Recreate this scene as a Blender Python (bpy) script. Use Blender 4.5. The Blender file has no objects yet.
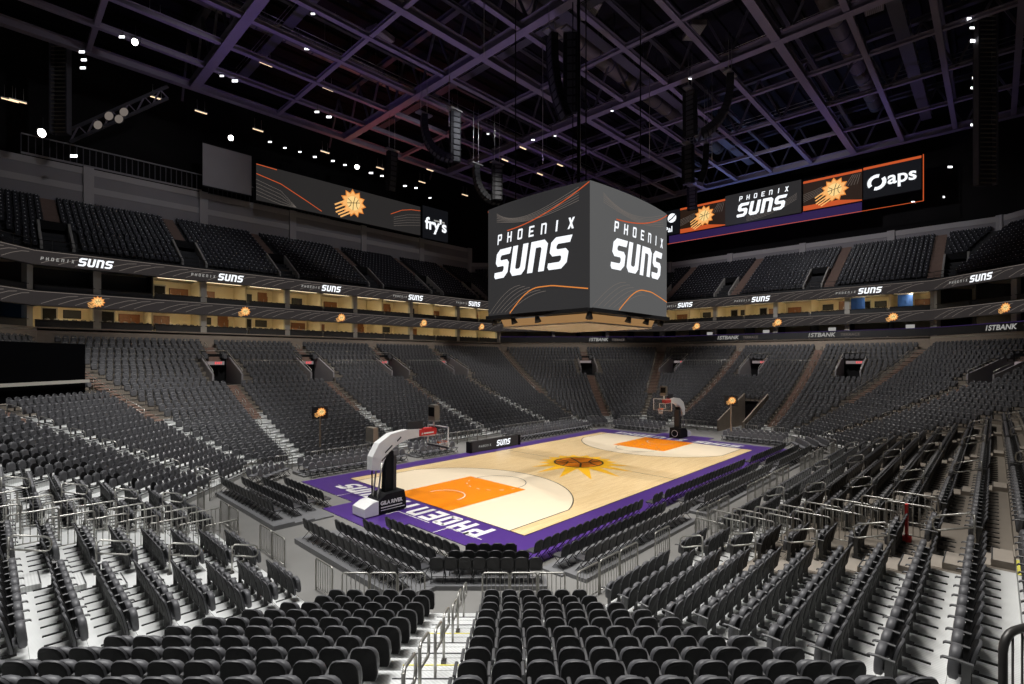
import bpy, math, random
import numpy as np
from mathutils import Matrix, Vector
random.seed(7)
rng = np.random.default_rng(7)
S = bpy.context.scene
COL = S.collection
PI = math.pi

# ------------------------------------------------------------------ camera constants (1024 x 684)
CAM = (-30.45, -22.34, 7.70); YAW = math.radians(43.8); FPX = 503.5; HZ = 359.4
CY, SY = math.cos(YAW), math.sin(YAW)

def project(x, y, z):
    dx, dy = x - CAM[0], y - CAM[1]
    d = dx * CY + dy * SY
    l = dx * SY - dy * CY
    dd = np.maximum(d, 1e-3)
    return d, 512 + FPX * l / dd, HZ - FPX * (z - CAM[2]) / dd

def at(px, py, z):
    d = FPX * (z - CAM[2]) / (HZ - py); l = (px - 512) / FPX * d
    return Vector((CAM[0] + d * CY + l * SY, CAM[1] + d * SY - l * CY, z))

# ------------------------------------------------------------------ words
ONES = ['', 'first', 'second', 'third', 'fourth', 'fifth', 'sixth', 'seventh', 'eighth', 'ninth', 'tenth', 'eleventh', 'twelfth', 'thirteenth', 'fourteenth',
        'fifteenth', 'sixteenth', 'seventeenth', 'eighteenth', 'nineteenth']
CARD = ['zero', 'one', 'two', 'three', 'four', 'five', 'six', 'seven', 'eight', 'nine', 'ten', 'eleven', 'twelve', 'thirteen', 'fourteen', 'fifteen', 'sixteen',
        'seventeen', 'eighteen', 'nineteen']
TENS = {2: 'twent', 3: 'thirt', 4: 'fort', 5: 'fift', 6: 'sixt', 7: 'sevent', 8: 'eight', 9: 'ninet'}
def nth(n):
    if n < 20: return ONES[n]
    t, o = divmod(n, 10)
    if n >= 100: return 'hundred-and-' + (nth(n - 100) if n > 100 else '')
    return TENS[t] + 'ieth' if o == 0 else TENS[t] + 'y-' + ONES[o]
def num(n):
    if n < 20: return CARD[n]
    t, o = divmod(n, 10)
    return TENS[t] + 'y' + ('-' + CARD[o] if o else '')

# ------------------------------------------------------------------ materials
def sc(r, g, b):
    f = lambda c: ((c / 255 + .055) / 1.055) ** 2.4 if c > 10 else c / 255 / 12.92
    return (f(r), f(g), f(b), 1)

def mat(name, col, rough=.6, metal=0.0, emit=0.0, ecol=None, noise=0.0, nscale=6.0, bump=0.0, spec=.5):
    m = bpy.data.materials.new(name); m.use_nodes = True
    nt = m.node_tree; b = nt.nodes['Principled BSDF']
    b.inputs['Base Color'].default_value = col
    b.inputs['Roughness'].default_value = rough
    b.inputs['Metallic'].default_value = metal
    b.inputs['Specular IOR Level'].default_value = spec
    if noise or bump:
        tc = nt.nodes.new('ShaderNodeTexCoord'); n = nt.nodes.new('ShaderNodeTexNoise')
        n.inputs['Scale'].default_value = nscale; n.inputs['Detail'].default_value = 4
        nt.links.new(tc.outputs['Object'], n.inputs['Vector'])
        if noise:
            mx = nt.nodes.new('ShaderNodeMix'); mx.data_type = 'RGBA'
            mx.inputs[6].default_value = tuple(c * (1 - noise) for c in col[:3]) + (1,)
            mx.inputs[7].default_value = tuple(min(1, c * (1 + noise)) for c in col[:3]) + (1,)
            nt.links.new(n.outputs['Fac'], mx.inputs[0]); nt.links.new(mx.outputs[2], b.inputs['Base Color'])
        if bump:
            bp = nt.nodes.new('ShaderNodeBump'); bp.inputs['Strength'].default_value = bump; bp.inputs['Distance'].default_value = .01
            nt.links.new(n.outputs['Fac'], bp.inputs['Height']); nt.links.new(bp.outputs[0], b.inputs['Normal'])
    if emit:
        b.inputs['Emission Color'].default_value = ecol or col
        b.inputs['Emission Strength'].default_value = emit
    return m

M = {}
M['rim'] = mat('seat_rim', (.075, .075, .08, 1), .45, spec=.3)  # highlight along the shell's top edge put in as lighter grey
M['upseat'] = mat('navy_black_upper_seats', (.017, .017, .024, 1), .5)  # same black seats; the upper deck's weak light put into the colour
M['seat'] = mat('shaded_black_seat_plastic', (.0055, .0055, .006, 1), .6, noise=.15, nscale=9, spec=.12)  # shade on the seat backs put into colour; far rows use a lighter copy
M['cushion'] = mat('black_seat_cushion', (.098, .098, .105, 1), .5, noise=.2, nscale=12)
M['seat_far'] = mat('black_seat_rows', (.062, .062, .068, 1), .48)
M['arm'] = mat('seat_armrest', (.07, .07, .072, 1), .45)
M['leg'] = mat('seat_standard', (.05, .05, .05, 1), .5)
M['foot'] = mat('seat_foot', (.012, .012, .012, 1), .5)
M['tag'] = mat('seat_number_tag', (.9, .92, .95, 1), .3)  # tag whitened so that its glint sits in the colour
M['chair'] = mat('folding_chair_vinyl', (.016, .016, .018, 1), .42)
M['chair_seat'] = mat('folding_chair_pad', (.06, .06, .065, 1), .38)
M['far_chair'] = mat('courtside_chair_lit', (.15, .15, .16, 1), .45)  # strong light on the far folding chairs put into a lighter colour
M['chair_leg'] = mat('folding_chair_tube', (.02, .02, .02, 1), .4, .3)
M['steel'] = mat('grey_rail_steel', (.42, .41, .38, 1), .38, .75, noise=.1)
M['dsteel'] = mat('dark_rail_steel', (.10, .095, .09, 1), .42, .6, noise=.1)
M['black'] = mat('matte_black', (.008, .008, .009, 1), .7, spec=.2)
M['dark'] = mat('dark_grey', (.03, .03, .032, 1), .6, noise=.2)
M['white'] = mat('white_paint', (.78, .78, .77, 1), .4, noise=.04)
M['concrete'] = mat('band_concrete', (.34, .28, .225, 1), .8, noise=.18, nscale=1.5)
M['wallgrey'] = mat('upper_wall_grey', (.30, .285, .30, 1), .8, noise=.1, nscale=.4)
M['wallgrey2'] = mat('upper_wall_trim', (.46, .44, .45, 1), .8, noise=.08, nscale=.4)
M['brownstep'] = mat('brown_step', (.25, .165, .13, 1), .75, noise=.2, nscale=3)
M['floor'] = mat('event_floor', (.20, .195, .185, 1), .55, noise=.18, nscale=.5)
M['riser'] = mat('riser_deck', (.17, .17, .175, 1), .5, noise=.15, nscale=1)
M['purple'] = mat('apron_purple', sc(76, 48, 124), .35, noise=.06, nscale=1)
M['orange'] = mat('lane_orange', sc(246, 140, 8), .34)
M['lineblack'] = mat('line_black', (.02, .02, .025, 1), .35)
M['linewhite'] = mat('line_white', (.8, .79, .76, 1), .35)
M['yellow'] = mat('logo_yellow', sc(250, 190, 35), .35)
M['yellowline'] = mat('step_edge_yellow', (.75, .68, .12, 1), .5)
M['suitewall'] = mat('suite_wall', (.74, .64, .44, 1), .7, noise=.05)
M['suitecol'] = mat('suite_pier', (.42, .40, .36, 1), .7, noise=.05)
M['wood'] = mat('suite_wood', (.22, .085, .03, 1), .45, noise=.25, nscale=4)
M['ceilingtile'] = mat('suite_ceiling', (.55, .5, .4, 1), .8)
M['beam'] = mat('roof_steel', (.20, .17, .22, 1), .55, .1, noise=.15, nscale=.8)
M['beam2'] = mat('roof_steel_dark', (.075, .07, .085, 1), .6, .1, noise=.2)
M['duct'] = mat('duct_galvanised', (.26, .23, .19, 1), .5, .5, noise=.2, nscale=.8)
M['roof'] = mat('roof_deck', (.014, .013, .014, 1), .9, noise=.3, nscale=.3, spec=.1)
M['drape'] = mat('drape_cloth', (.0025, .0025, .003, 1), .95, spec=.0)
M['glass'] = mat('clear_glass', (.9, .95, .95, 1), .02)
M['glass'].node_tree.nodes['Principled BSDF'].inputs['Transmission Weight'].default_value = .96
M['glass'].node_tree.nodes['Principled BSDF'].inputs['IOR'].default_value = 1.05
M['red'] = mat('red_vinyl', (.62, .03, .03, 1), .5)
M['rimorange'] = mat('rim_orange', (.85, .16, .03, 1), .4)
M['net'] = mat('net_cord', (.8, .8, .78, 1), .8)
M['step'] = mat('light_concrete_step', (.34, .30, .255, 1), .75, noise=.12, nscale=3)
M['blue'] = mat('blue_wall', (.02, .10, .42, 1), .6)
def em(name, col, s): return mat(name, (0.008, .008, .008, 1), .6, emit=s, ecol=col, spec=.05)
M['e_white'] = em('lit_white', (.93, .96, 1, 1), 1.15)
M['e_grey'] = em('lit_grey_text', (.8, .78, .74, 1), .42)
M['e_scr'] = em('screen_charcoal', (.95, .88, .86, 1), .024)
M['e_scr_l'] = em('screen_dark', (.98, .95, .98, 1), .029)
M['e_scr_r'] = em('screen_grey', (.98, .98, .98, 1), .10)  # scoreboard faces differ by viewing angle; that brightness is put into emission
M['e_rib'] = em('ribbon_screen', (1, .86, .84, 1), .028)
M['e_navy'] = em('screen_navy', (.75, .8, 1, 1), .008)
M['e_brown'] = em('screen_brown', (1, .55, .35, 1), .022)
M['e_orange'] = em('lit_orange', (1, .32, .06, 1), .75)
M['e_redorange'] = em('lit_red_orange', (1, .16, .04, 1), .55)
M['e_yellow'] = em('lit_yellow', (1, .68, .27, 1), 1.0)
M['e_gold'] = em('lit_gold', (1, .50, .16, 1), .95)
M['e_line'] = em('lit_thin_line', (1, .85, .75, 1), .16)
M['e_purple'] = em('lit_purple', (.16, .08, .42, 1), .16)
M['e_warm'] = em('warm_lamp', (1, .80, .52, 1), 2.2)
M['e_strip'] = em('warm_strip', (1, .72, .45, 1), 1.6)
M['e_flood'] = em('flood_lens', (1, .97, .92, 1), 9.0)
M['e_lamp'] = em('small_lamp', (.95, .97, 1, 1), 2.5)
M['e_red'] = em('exit_red', (1, .07, .08, 1), 1.1)
M['e_exit'] = em('exit_panel', (.9, .75, .75, 1), .22)
M['e_blue'] = em('blue_tv', (.15, .45, 1, 1), .6)
M['e_under'] = em('scoreboard_underglow', (1, .55, .22, 1), .3)  # light on the orange underside put in as emission

def wood_mat():
    m = bpy.data.materials.new('maple_court'); m.use_nodes = True
    nt = m.node_tree; b = nt.nodes['Principled BSDF']; L = nt.links.new
    tc = nt.nodes.new('ShaderNodeTexCoord')
    br = nt.nodes.new('ShaderNodeTexBrick')
    br.inputs['Color1'].default_value = sc(242, 214, 165); br.inputs['Color2'].default_value = sc(228, 196, 142)
    br.inputs['Mortar'].default_value = sc(205, 172, 120)
    br.inputs['Scale'].default_value = 1.0; br.inputs['Brick Width'].default_value = 1.2; br.inputs['Row Height'].default_value = .1
    br.inputs['Mortar Size'].default_value = .004
    L(tc.outputs['Object'], br.inputs['Vector'])
    n = nt.nodes.new('ShaderNodeTexNoise'); n.inputs['Scale'].default_value = .6
    L(tc.outputs['Object'], n.inputs['Vector'])
    mx = nt.nodes.new('ShaderNodeMix'); mx.data_type = 'RGBA'; mx.blend_type = 'MULTIPLY'; mx.inputs[0].default_value = .25
    L(br.outputs['Color'], mx.inputs[6]); L(n.outputs['Color'], mx.inputs[7]); L(br.outputs['Color'], b.inputs['Base Color'])
    b.inputs['Roughness'].default_value = .3
    return m
M['maple'] = wood_mat()
M['pale'] = mat('pale_maple', sc(243, 226, 196), .32, noise=.04, nscale=2)

def deck_mat(name, col, wscale, bd='X'):
    """ribbed deck: fine grooves across the tread"""
    m = mat(name, col, .5)
    nt = m.node_tree; b = nt.nodes['Principled BSDF']; L = nt.links.new
    tc = nt.nodes.new('ShaderNodeTexCoord')
    mp = nt.nodes.new('ShaderNodeMapping'); mp.inputs['Rotation'].default_value = (0, 0, 0)
    w = nt.nodes.new('ShaderNodeTexWave'); w.inputs['Scale'].default_value = wscale; w.inputs['Distortion'].default_value = .2
    w.bands_direction = bd
    L(tc.outputs['Object'], mp.inputs['Vector']); L(mp.outputs[0], w.inputs['Vector'])
    n = nt.nodes.new('ShaderNodeTexNoise'); n.inputs['Scale'].default_value = 1.3
    L(tc.outputs['Object'], n.inputs['Vector'])
    mx = nt.nodes.new('ShaderNodeMix'); mx.data_type = 'RGBA'
    mx.inputs[6].default_value = tuple(c * .84 for c in col[:3]) + (1,); mx.inputs[7].default_value = col
    L(w.outputs['Fac'], mx.inputs[0])
    m2 = nt.nodes.new('ShaderNodeMix'); m2.data_type = 'RGBA'; m2.blend_type = 'MULTIPLY'; m2.inputs[0].default_value = .22
    L(mx.outputs[2], m2.inputs[6]); L(n.outputs['Fac'], m2.inputs[7]); L(m2.outputs[2], b.inputs['Base Color'])
    return m
M['deck'] = deck_mat('white_metal_deck', (.74, .75, .74, 1), 5.0)
M['deck_w'] = deck_mat('white_metal_deck_ribs_across', (.74, .75, .74, 1), 5.0, 'Y')
M['brown'] = deck_mat('brown_concrete_deck', (.27, .235, .195, 1), 2.6)

# ------------------------------------------------------------------ mesh builder
class MB:
    def __init__(self): self.v = []; self.f = []; self.s = []; self.m = []
    def add(self, vs, fs, smooth=False, mi=0):
        b = len(self.v); self.v += [tuple(p) for p in vs]
        for f in fs: self.f.append(tuple(b + i for i in f)); self.s.append(smooth); self.m.append(mi)
        return self
    def box(self, c, size, rot=None, mi=0, bevel=0):
        x, y, z = size[0] / 2, size[1] / 2, size[2] / 2
        vs = [(-x, -y, -z), (x, -y, -z), (x, y, -z), (-x, y, -z), (-x, -y, z), (x, -y, z), (x, y, z), (-x, y, z)]
        R = rot if rot is not None else Matrix.Identity(3)
        c = Vector(c)
        vs = [c + R @ Vector(p) for p in vs]
        return self.add(vs, [(0, 3, 2, 1), (4, 5, 6, 7), (0, 1, 5, 4), (1, 2, 6, 5), (2, 3, 7, 6), (3, 0, 4, 7)], False, mi)
    def bar(self, a, b, w, h, up=(0, 0, 1), mi=0):
        a, b = Vector(a), Vector(b); d = b - a; L = d.length
        if L < 1e-6: return self
        d.normalize(); u = Vector(up)
        r = d.cross(u)
        if r.length < 1e-4: u = Vector((1, 0, 0)); r = d.cross(u)
        r.normalize(); u = r.cross(d)
        R = Matrix((r, d, u)).transposed()
        return self.box((a + b) / 2, (w, L, h), R, mi)
    def tube(self, pts, r, n=8, closed=False, mi=0, caps=True):
        pts = [Vector(p) for p in pts]; N = len(pts); rings = []
        prev = None
        for i in range(N):
            if closed: d = pts[(i + 1) % N] - pts[i - 1]
            else: d = (pts[min(i + 1, N - 1)] - pts[max(i - 1, 0)])
            d.normalize()
            if prev is None:
                ref = Vector((0, 0, 1)) if abs(d.z) < .9 else Vector((1, 0, 0))
            else: ref = prev
            x = ref - d * ref.dot(d); x.normalize(); y = d.cross(x); prev = x
            rr = r[i] if isinstance(r, (list, tuple)) else r
            rings.append([pts[i] + x * rr * math.cos(2 * PI * k / n) + y * rr * math.sin(2 * PI * k / n) for k in range(n)])
        vs = [p for ring in rings for p in ring]; fs = []
        for i in range(N if closed else N - 1):
            j = (i + 1) % N
            for k in range(n):
                fs.append((i * n + k, i * n + (k + 1) % n, j * n + (k + 1) % n, j * n + k))
        if not closed and caps:
            fs.append(tuple(range(n))[::-1]); fs.append(tuple((N - 1) * n + k for k in range(n)))
        return self.add(vs, fs, True, mi)
    def prism(self, poly, f0, f1, mi=0, smooth=False):
        """poly: 2-D points; f0,f1 map a 2-D point to 3-D for the two caps"""
        n = len(poly); vs = [f0(p) for p in poly] + [f1(p) for p in poly]
        fs = [tuple(range(n))[::-1], tuple(range(n, 2 * n))] + [(i, (i + 1) % n, n + (i + 1) % n, n + i) for i in range(n)]
        return self.add(vs, fs, smooth, mi)
    def loops(self, loops, smooth=True, cap=True, mi=0):
        n = len(loops[0]); vs = [p for l in loops for p in l]; fs = []
        for i in range(len(loops) - 1):
            for k in range(n):
                fs.append((i * n + k, i * n + (k + 1) % n, (i + 1) * n + (k + 1) % n, (i + 1) * n + k))
        self.add(vs, fs, smooth, mi)
        if cap:
            for l, rev in ((loops[0], True), (loops[-1], False)):
                f = tuple(range(n)); self.add(l, [f[::-1] if rev else f], False, mi)
        return self
    def flat(self, polys, fn, mi=0):
        for p in polys: self.add([fn(q) for q in p], [tuple(range(len(p)))], False, mi)
        return self
    def mesh(self, name, mats):
        me = bpy.data.meshes.new(name); me.from_pydata(self.v, [], self.f)
        for m in (mats if isinstance(mats, (list, tuple)) else [mats]): me.materials.append(m)
        me.polygons.foreach_set('use_smooth', self.s); me.polygons.foreach_set('material_index', self.m)
        me.update()
        return me

def link(name, me, parent=None):
    o = bpy.data.objects.new(name, me); COL.objects.link(o)
    if parent is not None: o.parent = parent
    return o
def obj(name, mb, mats, parent=None, label=None):
    o = link(name, mb.mesh(name, mats), parent)
    if label: o['label'] = label
    return o
def tag(o, label, cat, group=None):
    o['label'] = label; o['category'] = cat
    if group: o['group'] = group
    return o
def thing(name, label, cat, loc=(0, 0, 0), rz=0, group=None):
    o = link(name, None); o.location = loc; o.rotation_euler = (0, 0, rz)
    return tag(o, label, cat, group)
def struct(name, mb, mats, label=None):
    o = obj(name, mb, mats); o['kind'] = 'structure'
    if label: o['label'] = label
    return o
def stuff(o, label, cat, group=None):
    o['kind'] = 'stuff'; return tag(o, label, cat, group)
def dup(root, loc, rz, label, cat=None, group=None):
    r = root.copy(); COL.objects.link(r); r.location = loc; r.rotation_euler = (0, 0, rz); r['label'] = label
    if cat: r['category'] = cat
    if group: r['group'] = group
    for ch in list(root.children):
        c = ch.copy(); COL.objects.link(c); c.parent = r
        for g in list(ch.children):
            e = g.copy(); COL.objects.link(e); e.parent = c
    return r

# ------------------------------------------------------------------ bowl geometry
CA = math.degrees(YAW)
FAC = [('E', 0, 23.97), ('NE', CA, 22.94), ('N', 90, 14.1), ('NW', 180 - CA, 22.94), ('W', 180, 23.97), ('SW', 180 + CA, 22.94), ('S', 270, 14.1), ('SE', 360 - CA, 22.94)]
FI = {f[0]: i for i, f in enumerate(FAC)}
NRM = [Vector((math.cos(math.radians(a)), math.sin(math.radians(a)), 0)) for _, a, _ in FAC]
TAN = [Vector((-math.sin(math.radians(a)), math.cos(math.radians(a)), 0)) for _, a, _ in FAC]
ANG = [math.radians(a) for _, a, _ in FAC]

def isect(i, j, s):
    n1, n2 = NRM[i], NRM[j]; d1, d2 = FAC[i][2] + s, FAC[j][2] + s
    det = n1.x * n2.y - n1.y * n2.x
    return Vector(((d1 * n2.y - d2 * n1.y) / det, (n1.x * d2 - n2.x * d1) / det, 0))
def ends(i, s):
    a = isect((i - 1) % 8, i, s); b = isect(i, (i + 1) % 8, s)
    return a.dot(TAN[i]), b.dot(TAN[i])
def P(i, u, s, z): return NRM[i] * (FAC[i][2] + s) + TAN[i] * u + Vector((0, 0, z))

TREAD = .885; NR = 25; TN = .26
def zrow(k):
    if k <= 9: return .27 + .235 * k + .005 * k * k
    m = k - 9
    return 2.79 + .325 * m + .0056 * m * m

AISLE = {'N': [15.0, 5.9, -3.8, -13.2], 'S': [-13.4, -3.9, 5.5, 14.8], 'W': [4.3, -5.3], 'E': [4.3, -5.8],
         'NE': [-6.58], 'SW': [-6.47], 'NW': [6.58], 'SE': [6.58]}
AW = {k: 1.15 for k in AISLE}; AW['SW'] = 1.36
RAILPAIR = {'S': -10.0, 'W': -.5}          # railed walkway between two seat blocks
VOM_K = (16, 20)
VOM = {'N': [15.0, 5.9, -3.8, -13.2], 'E': [12.5, 1.0, -10.0], 'NE': [-6.58], 'SE': [6.58], 'NW': [6.58]}
TUNNEL = {'E': -2.2}
VOMW = 1.15

def in_gap(name, k, u, half):
    for a in AISLE[name]:
        if name in VOM and a in VOM[name] and VOM_K[0] <= k <= VOM_K[1]:
            if abs(u - a) < VOMW + .75 + half: return True
        elif abs(u - a) < AW[name] / 2 + half: return True
    for a in VOM.get(name, []):
        if VOM_K[0] <= k <= VOM_K[1] and abs(u - a) < VOMW + .3 + half: return True
    if name in RAILPAIR and k <= 8 and abs(u - RAILPAIR[name]) < (1.2 if name == 'W' else .85) + half: return True
    if name in TUNNEL and k <= 8 and abs(u - TUNNEL[name]) < 1.3 + half: return True
    return False

def intervals(u0, u1, gaps):
    out = [(u0, u1)]
    for g0, g1 in gaps:
        nxt = []
        for a, b in out:
            if g1 <= a or g0 >= b: nxt.append((a, b)); continue
            if g0 > a: nxt.append((a, g0))
            if g1 < b: nxt.append((g1, b))
        out = nxt
    return out

def treads(i):
    name = FAC[i][0]; mb = MB()
    for k in range(NR):
        s0 = TREAD * k - TN; s1 = s0 + TREAD; z = zrow(k); zl = zrow(k - 1) if k else 0
        gaps = []
        if VOM_K[0] < k <= VOM_K[1] + 1: gaps = [(a - VOMW, a + VOMW) for a in VOM.get(name, [])]
        if name in TUNNEL and k <= 8: gaps.append((TUNNEL[name] - 1.2, TUNNEL[name] + 1.2))
        ua, ub = ends(i, s0); uc, ud = ends(i, s1)
        cuts = []
        if name == 'S' and k > 2: cuts = [-14.1]
        for a, b in intervals(ua, ub, gaps):
            segs = [(a, b)]
            if cuts and a < cuts[0] < b: segs = [(a, cuts[0]), (cuts[0], b)]
            for p, q in segs:
                pc = uc if abs(p - ua) < 1e-6 else p; qd = ud if abs(q - ub) < 1e-6 else q
                white = {'N': k < 11, 'S': (k <= 2 or q <= -14.0), 'W': True, 'SW': True, 'NW': k < 14, 'NE': k < 3, 'E': k < 3, 'SE': k < 3}[name]
                mi = 0 if white else 1
                mb.add([P(i, p, s0, z), P(i, q, s0, z), P(i, qd, s1, z), P(i, pc, s1, z)], [(0, 1, 2, 3)], False, mi)
                mb.add([P(i, p, s0, zl), P(i, q, s0, zl), P(i, q, s0, z), P(i, p, s0, z)], [(0, 1, 2, 3)], False, mi)
                mb.add([P(i, p, s0 - .004, z - .05), P(i, q, s0 - .004, z - .05), P(i, q, s0 - .004, z + .004), P(i, p, s0 - .004, z + .004)], [(0, 1, 2, 3)], False, 2)
        if name == 'S' and k > 4:
            mb.box(P(i, -14.75, s0 + .03, z + .005), (.06, 1.1, .01), Matrix.Rotation(ANG[i], 3, 'Z'), 3)
    o = struct('terrace_floor', mb, [M['deck_w'] if name in ('W', 'E') else M['deck'], M['brown'], M['dark'], M['yellowline']], 'stepped seating terrace')
    o.rotation_euler = (0, 0, 0)
    return o
for i in range(8): treads(i)

# event floor
mb = MB(); mb.box((8, 0, -.1), (90, 70, .2)); struct('floor', mb, M['floor'], 'grey event level floor')

# aisle steps
def steps(i, u, w, k0, k1, brown_from, yellow=False):
    name = FAC[i][0]; mb = MB(); bm_ = M['step'] if name == 'S' else M['brownstep']
    for k in range(k0, k1):
        if u in VOM.get(name, []) and VOM_K[0] <= k <= VOM_K[1]: continue
        s1 = TREAD * (k + 1) - TN; r = zrow(k + 1) - zrow(k)
        c = P(i, u, s1 - .21, zrow(k) + r * .25)
        R = Matrix.Rotation(ANG[i], 3, 'Z')
        mb.box(c, (.42, w, r * .5), R, 1 if k >= brown_from else 0)
        if k >= brown_from:
            mb.box(P(i, u, s1 - .63 + .005, zrow(k) + .006), (.44, w, .012), R, 1)
            mb.box(P(i, u, s1 - .012, zrow(k) + r * .75), (.03, w, r * .5), R, 1)
        mb.box(P(i, u, s1 - .40, zrow(k) + r * .5 + .004), (.03, w * .98, .012), R, 2 if (yellow and k % 3 == 2) else 3)
    struct('stair_floor', mb, [M['deck'], bm_, M['yellowline'], M['dark']], 'aisle steps between seat blocks')
BROWN = {'N': 9, 'S': 2, 'W': 99, 'E': 2, 'NE': 2, 'NW': 12, 'SE': 2, 'SW': 99}
for i, (n, a, d) in enumerate(FAC):
    for u in AISLE[n]: steps(i, u, AW[n] - .1, 0, NR - 1, BROWN[n], n == 'SW')

# steps along the mitres in the upper half
def mitre_steps(i):
    mb = MB(); j = (i + 1) % 8
    for k in range(10, NR - 1):
        for sub in (0, 1):
            s = TREAD * k - .4 + sub * .44; z = zrow(k) + (zrow(k + 1) - zrow(k)) * .5 * sub
            c = isect(i, j, s)
            dirn = (isect(i, j, 10) - isect(i, j, 0)); dirn.normalize()
            R = Matrix.Rotation(math.atan2(dirn.y, dirn.x), 3, 'Z')
            mb.box(c + Vector((0, 0, z + .04)), (.42, 1.05, .10), R)
    struct('stair_floor', mb, [M['brownstep']], 'brown steps where two stands meet')
for i in range(8):
    if FAC[i][0] in ('NE', 'N', 'E', 'NW', 'SE'): mitre_steps(i)

# vomitories in the stands
def vom(i, u):
    mb = MB(); z0 = zrow(VOM_K[0]); s0 = TREAD * (VOM_K[0] + 1) - TN; s1 = TREAD * (VOM_K[1] + 2) - TN
    mb.add([P(i, u - VOMW, s0, z0), P(i, u + VOMW, s0, z0), P(i, u + VOMW, s1, z0), P(i, u - VOMW, s1, z0)], [(0, 1, 2, 3)], False, 1)
    zt0, zt1 = zrow(VOM_K[0]) + 1.0, zrow(VOM_K[1] + 1) + .75
    for sg in (-1, 1):
        a, b = u + sg * VOMW, u + sg * (VOMW + .16)
        vs = [P(i, a, s0, z0), P(i, a, s1, z0), P(i, a, s1, zt1), P(i, a, s0, zt0), P(i, b, s0, z0), P(i, b, s1, z0), P(i, b, s1, zt1), P(i, b, s0, zt0)]
        mb.add(vs, [(0, 1, 2, 3), (4, 7, 6, 5), (3, 2, 6, 7), (0, 3, 7, 4), (1, 5, 6, 2)], False, 0)
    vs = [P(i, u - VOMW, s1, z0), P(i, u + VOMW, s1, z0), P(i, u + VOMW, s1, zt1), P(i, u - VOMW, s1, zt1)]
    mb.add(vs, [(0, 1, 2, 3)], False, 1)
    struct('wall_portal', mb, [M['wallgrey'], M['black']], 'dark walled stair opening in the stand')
    # rails
    return z0, s0, s1, zt0, zt1

# tunnel walls at the far end
for n, u in TUNNEL.items():
    i = FI[n]; mb = MB()
    for sg in (-1, 1):
        a, b = u + sg * 1.2, u + sg * 1.36
        s0, s1 = -TN, TREAD * 9 - TN
        vs = [P(i, a, s0, 0), P(i, a, s1, 0), P(i, a, s1, zrow(9) + .9), P(i, a, s0, zrow(0) + .9), P(i, b, s0, 0), P(i, b, s1, 0), P(i, b, s1, zrow(9) + .9), P(i, b, s0, zrow(0) + .9)]
        mb.add(vs, [(0, 1, 2, 3), (4, 7, 6, 5), (3, 2, 6, 7), (0, 3, 7, 4), (1, 5, 6, 2)], False, 0)
    mb.add([P(i, u - 1.2, s1, 0), P(i, u + 1.2, s1, 0), P(i, u + 1.2, s1, zrow(9)), P(i, u - 1.2, s1, zrow(9))], [(0, 1, 2, 3)], False, 1)
    struct('wall_tunnel', mb, [M['concrete'], M['black']], 'walled player tunnel under the far stand')

# ------------------------------------------------------------------ seats
def outline(hw, z0, z1, rt, rb, nt=5):
    """rounded panel outline in x,z: top corners radius rt, bottom radius rb"""
    pts = []
    def arc(cx, cz, r, a0, a1, n):
        for k in range(n + 1):
            a = a0 + (a1 - a0) * k / n; pts.append((cx + r * math.cos(a), cz + r * math.sin(a)))
    arc(hw - rb, z0 + rb, rb, -PI / 2, 0, 2)
    arc(hw - rt, z1 - rt * .8, rt, 0, PI / 2, nt)
    pts2 = [(-x, z) for x, z in reversed(pts)]
    return pts + pts2
def arch(hw, z0, zc, z1, nt=5):
    pts = [(hw * .80, z0), (hw * .93, z0 + .05), (hw, z0 + .14)]
    for k in range(2 * nt + 1):
        a = PI * k / (2 * nt); c, q = math.cos(a), math.sin(a)
        pts.append((hw * math.copysign(abs(c) ** .70, c), zc + (z1 - zc) * q ** .84))
    return pts + [(-x, z) for x, z in [(hw, z0 + .14), (hw * .93, z0 + .05), (hw * .80, z0)]]
def panel(ol, shape, layers):
    """ol outline; layers = (scale, y). shape(x,z) = y offset"""
    cx = 0; cz = sum(z for x, z in ol) / len(ol); L = []
    for sc_, y in layers:
        L.append([Vector((x * sc_, y + shape(x * sc_, cz + (z - cz) * sc_), cz + (z - cz) * sc_)) for x, z in ol])
    return L
def make_seat(detail):
    back = MB(); cush = MB(); arm = MB(); leg = MB(); rim = MB()
    ol = arch(.222, .22, .60, .87, 5 if detail else 2)
    shp = lambda x, z: -.20 * (z - .40) + .8 * x * x - .03
    LL = panel(ol, shp, [(.90, -.034), (.975, -.030), (1, -.014), (1, .008), (.95, .03), (.80, .038)])
    n_ = len(LL[0]); back.add(LL[0], [tuple(range(n_))[::-1]]); back.loops(LL[:2], True, False)
    rim.loops(LL[1:4], True, False); back.loops(LL[3:5], True, False); back.loops(LL[4:], True, False); back.add(LL[5], [tuple(range(n_))], False)
    oc = arch(.200, .27, .50, .72, 4 if detail else 2)
    shp2 = lambda x, z: .17 - .10 * (z - .33)
    cush.loops(panel(oc, shp2, [(.86, -.065), (1, -.045), (1, .03), (.9, .055), (.6, .07)]))
    cush.box((0, .08, .36), (.36, .14, .04))
    arm.loops([[Vector((-.262 + a * .026, y, z + b * .016)) for a, b in ((-1, -1), (1, -1), (1, .4), (.5, 1), (-.5, 1), (-1, .4))] for y, z in ((-.06, .60), (.16, .615), (.27, .605), (.30, .58))], False)
    leg.box((-.262, .02, .30), (.03, .10, .58)); leg.box((-.262, .0, .03), (.045, .20, .06))
    leg.box((-.262, -.20, .014), (.036, .34, .028), mi=1)
    return back, cush, arm, leg, rim
B0, C0, A0, L0, R0 = make_seat(True)
rim_me = R0.mesh('rim', M['rim'])
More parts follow.
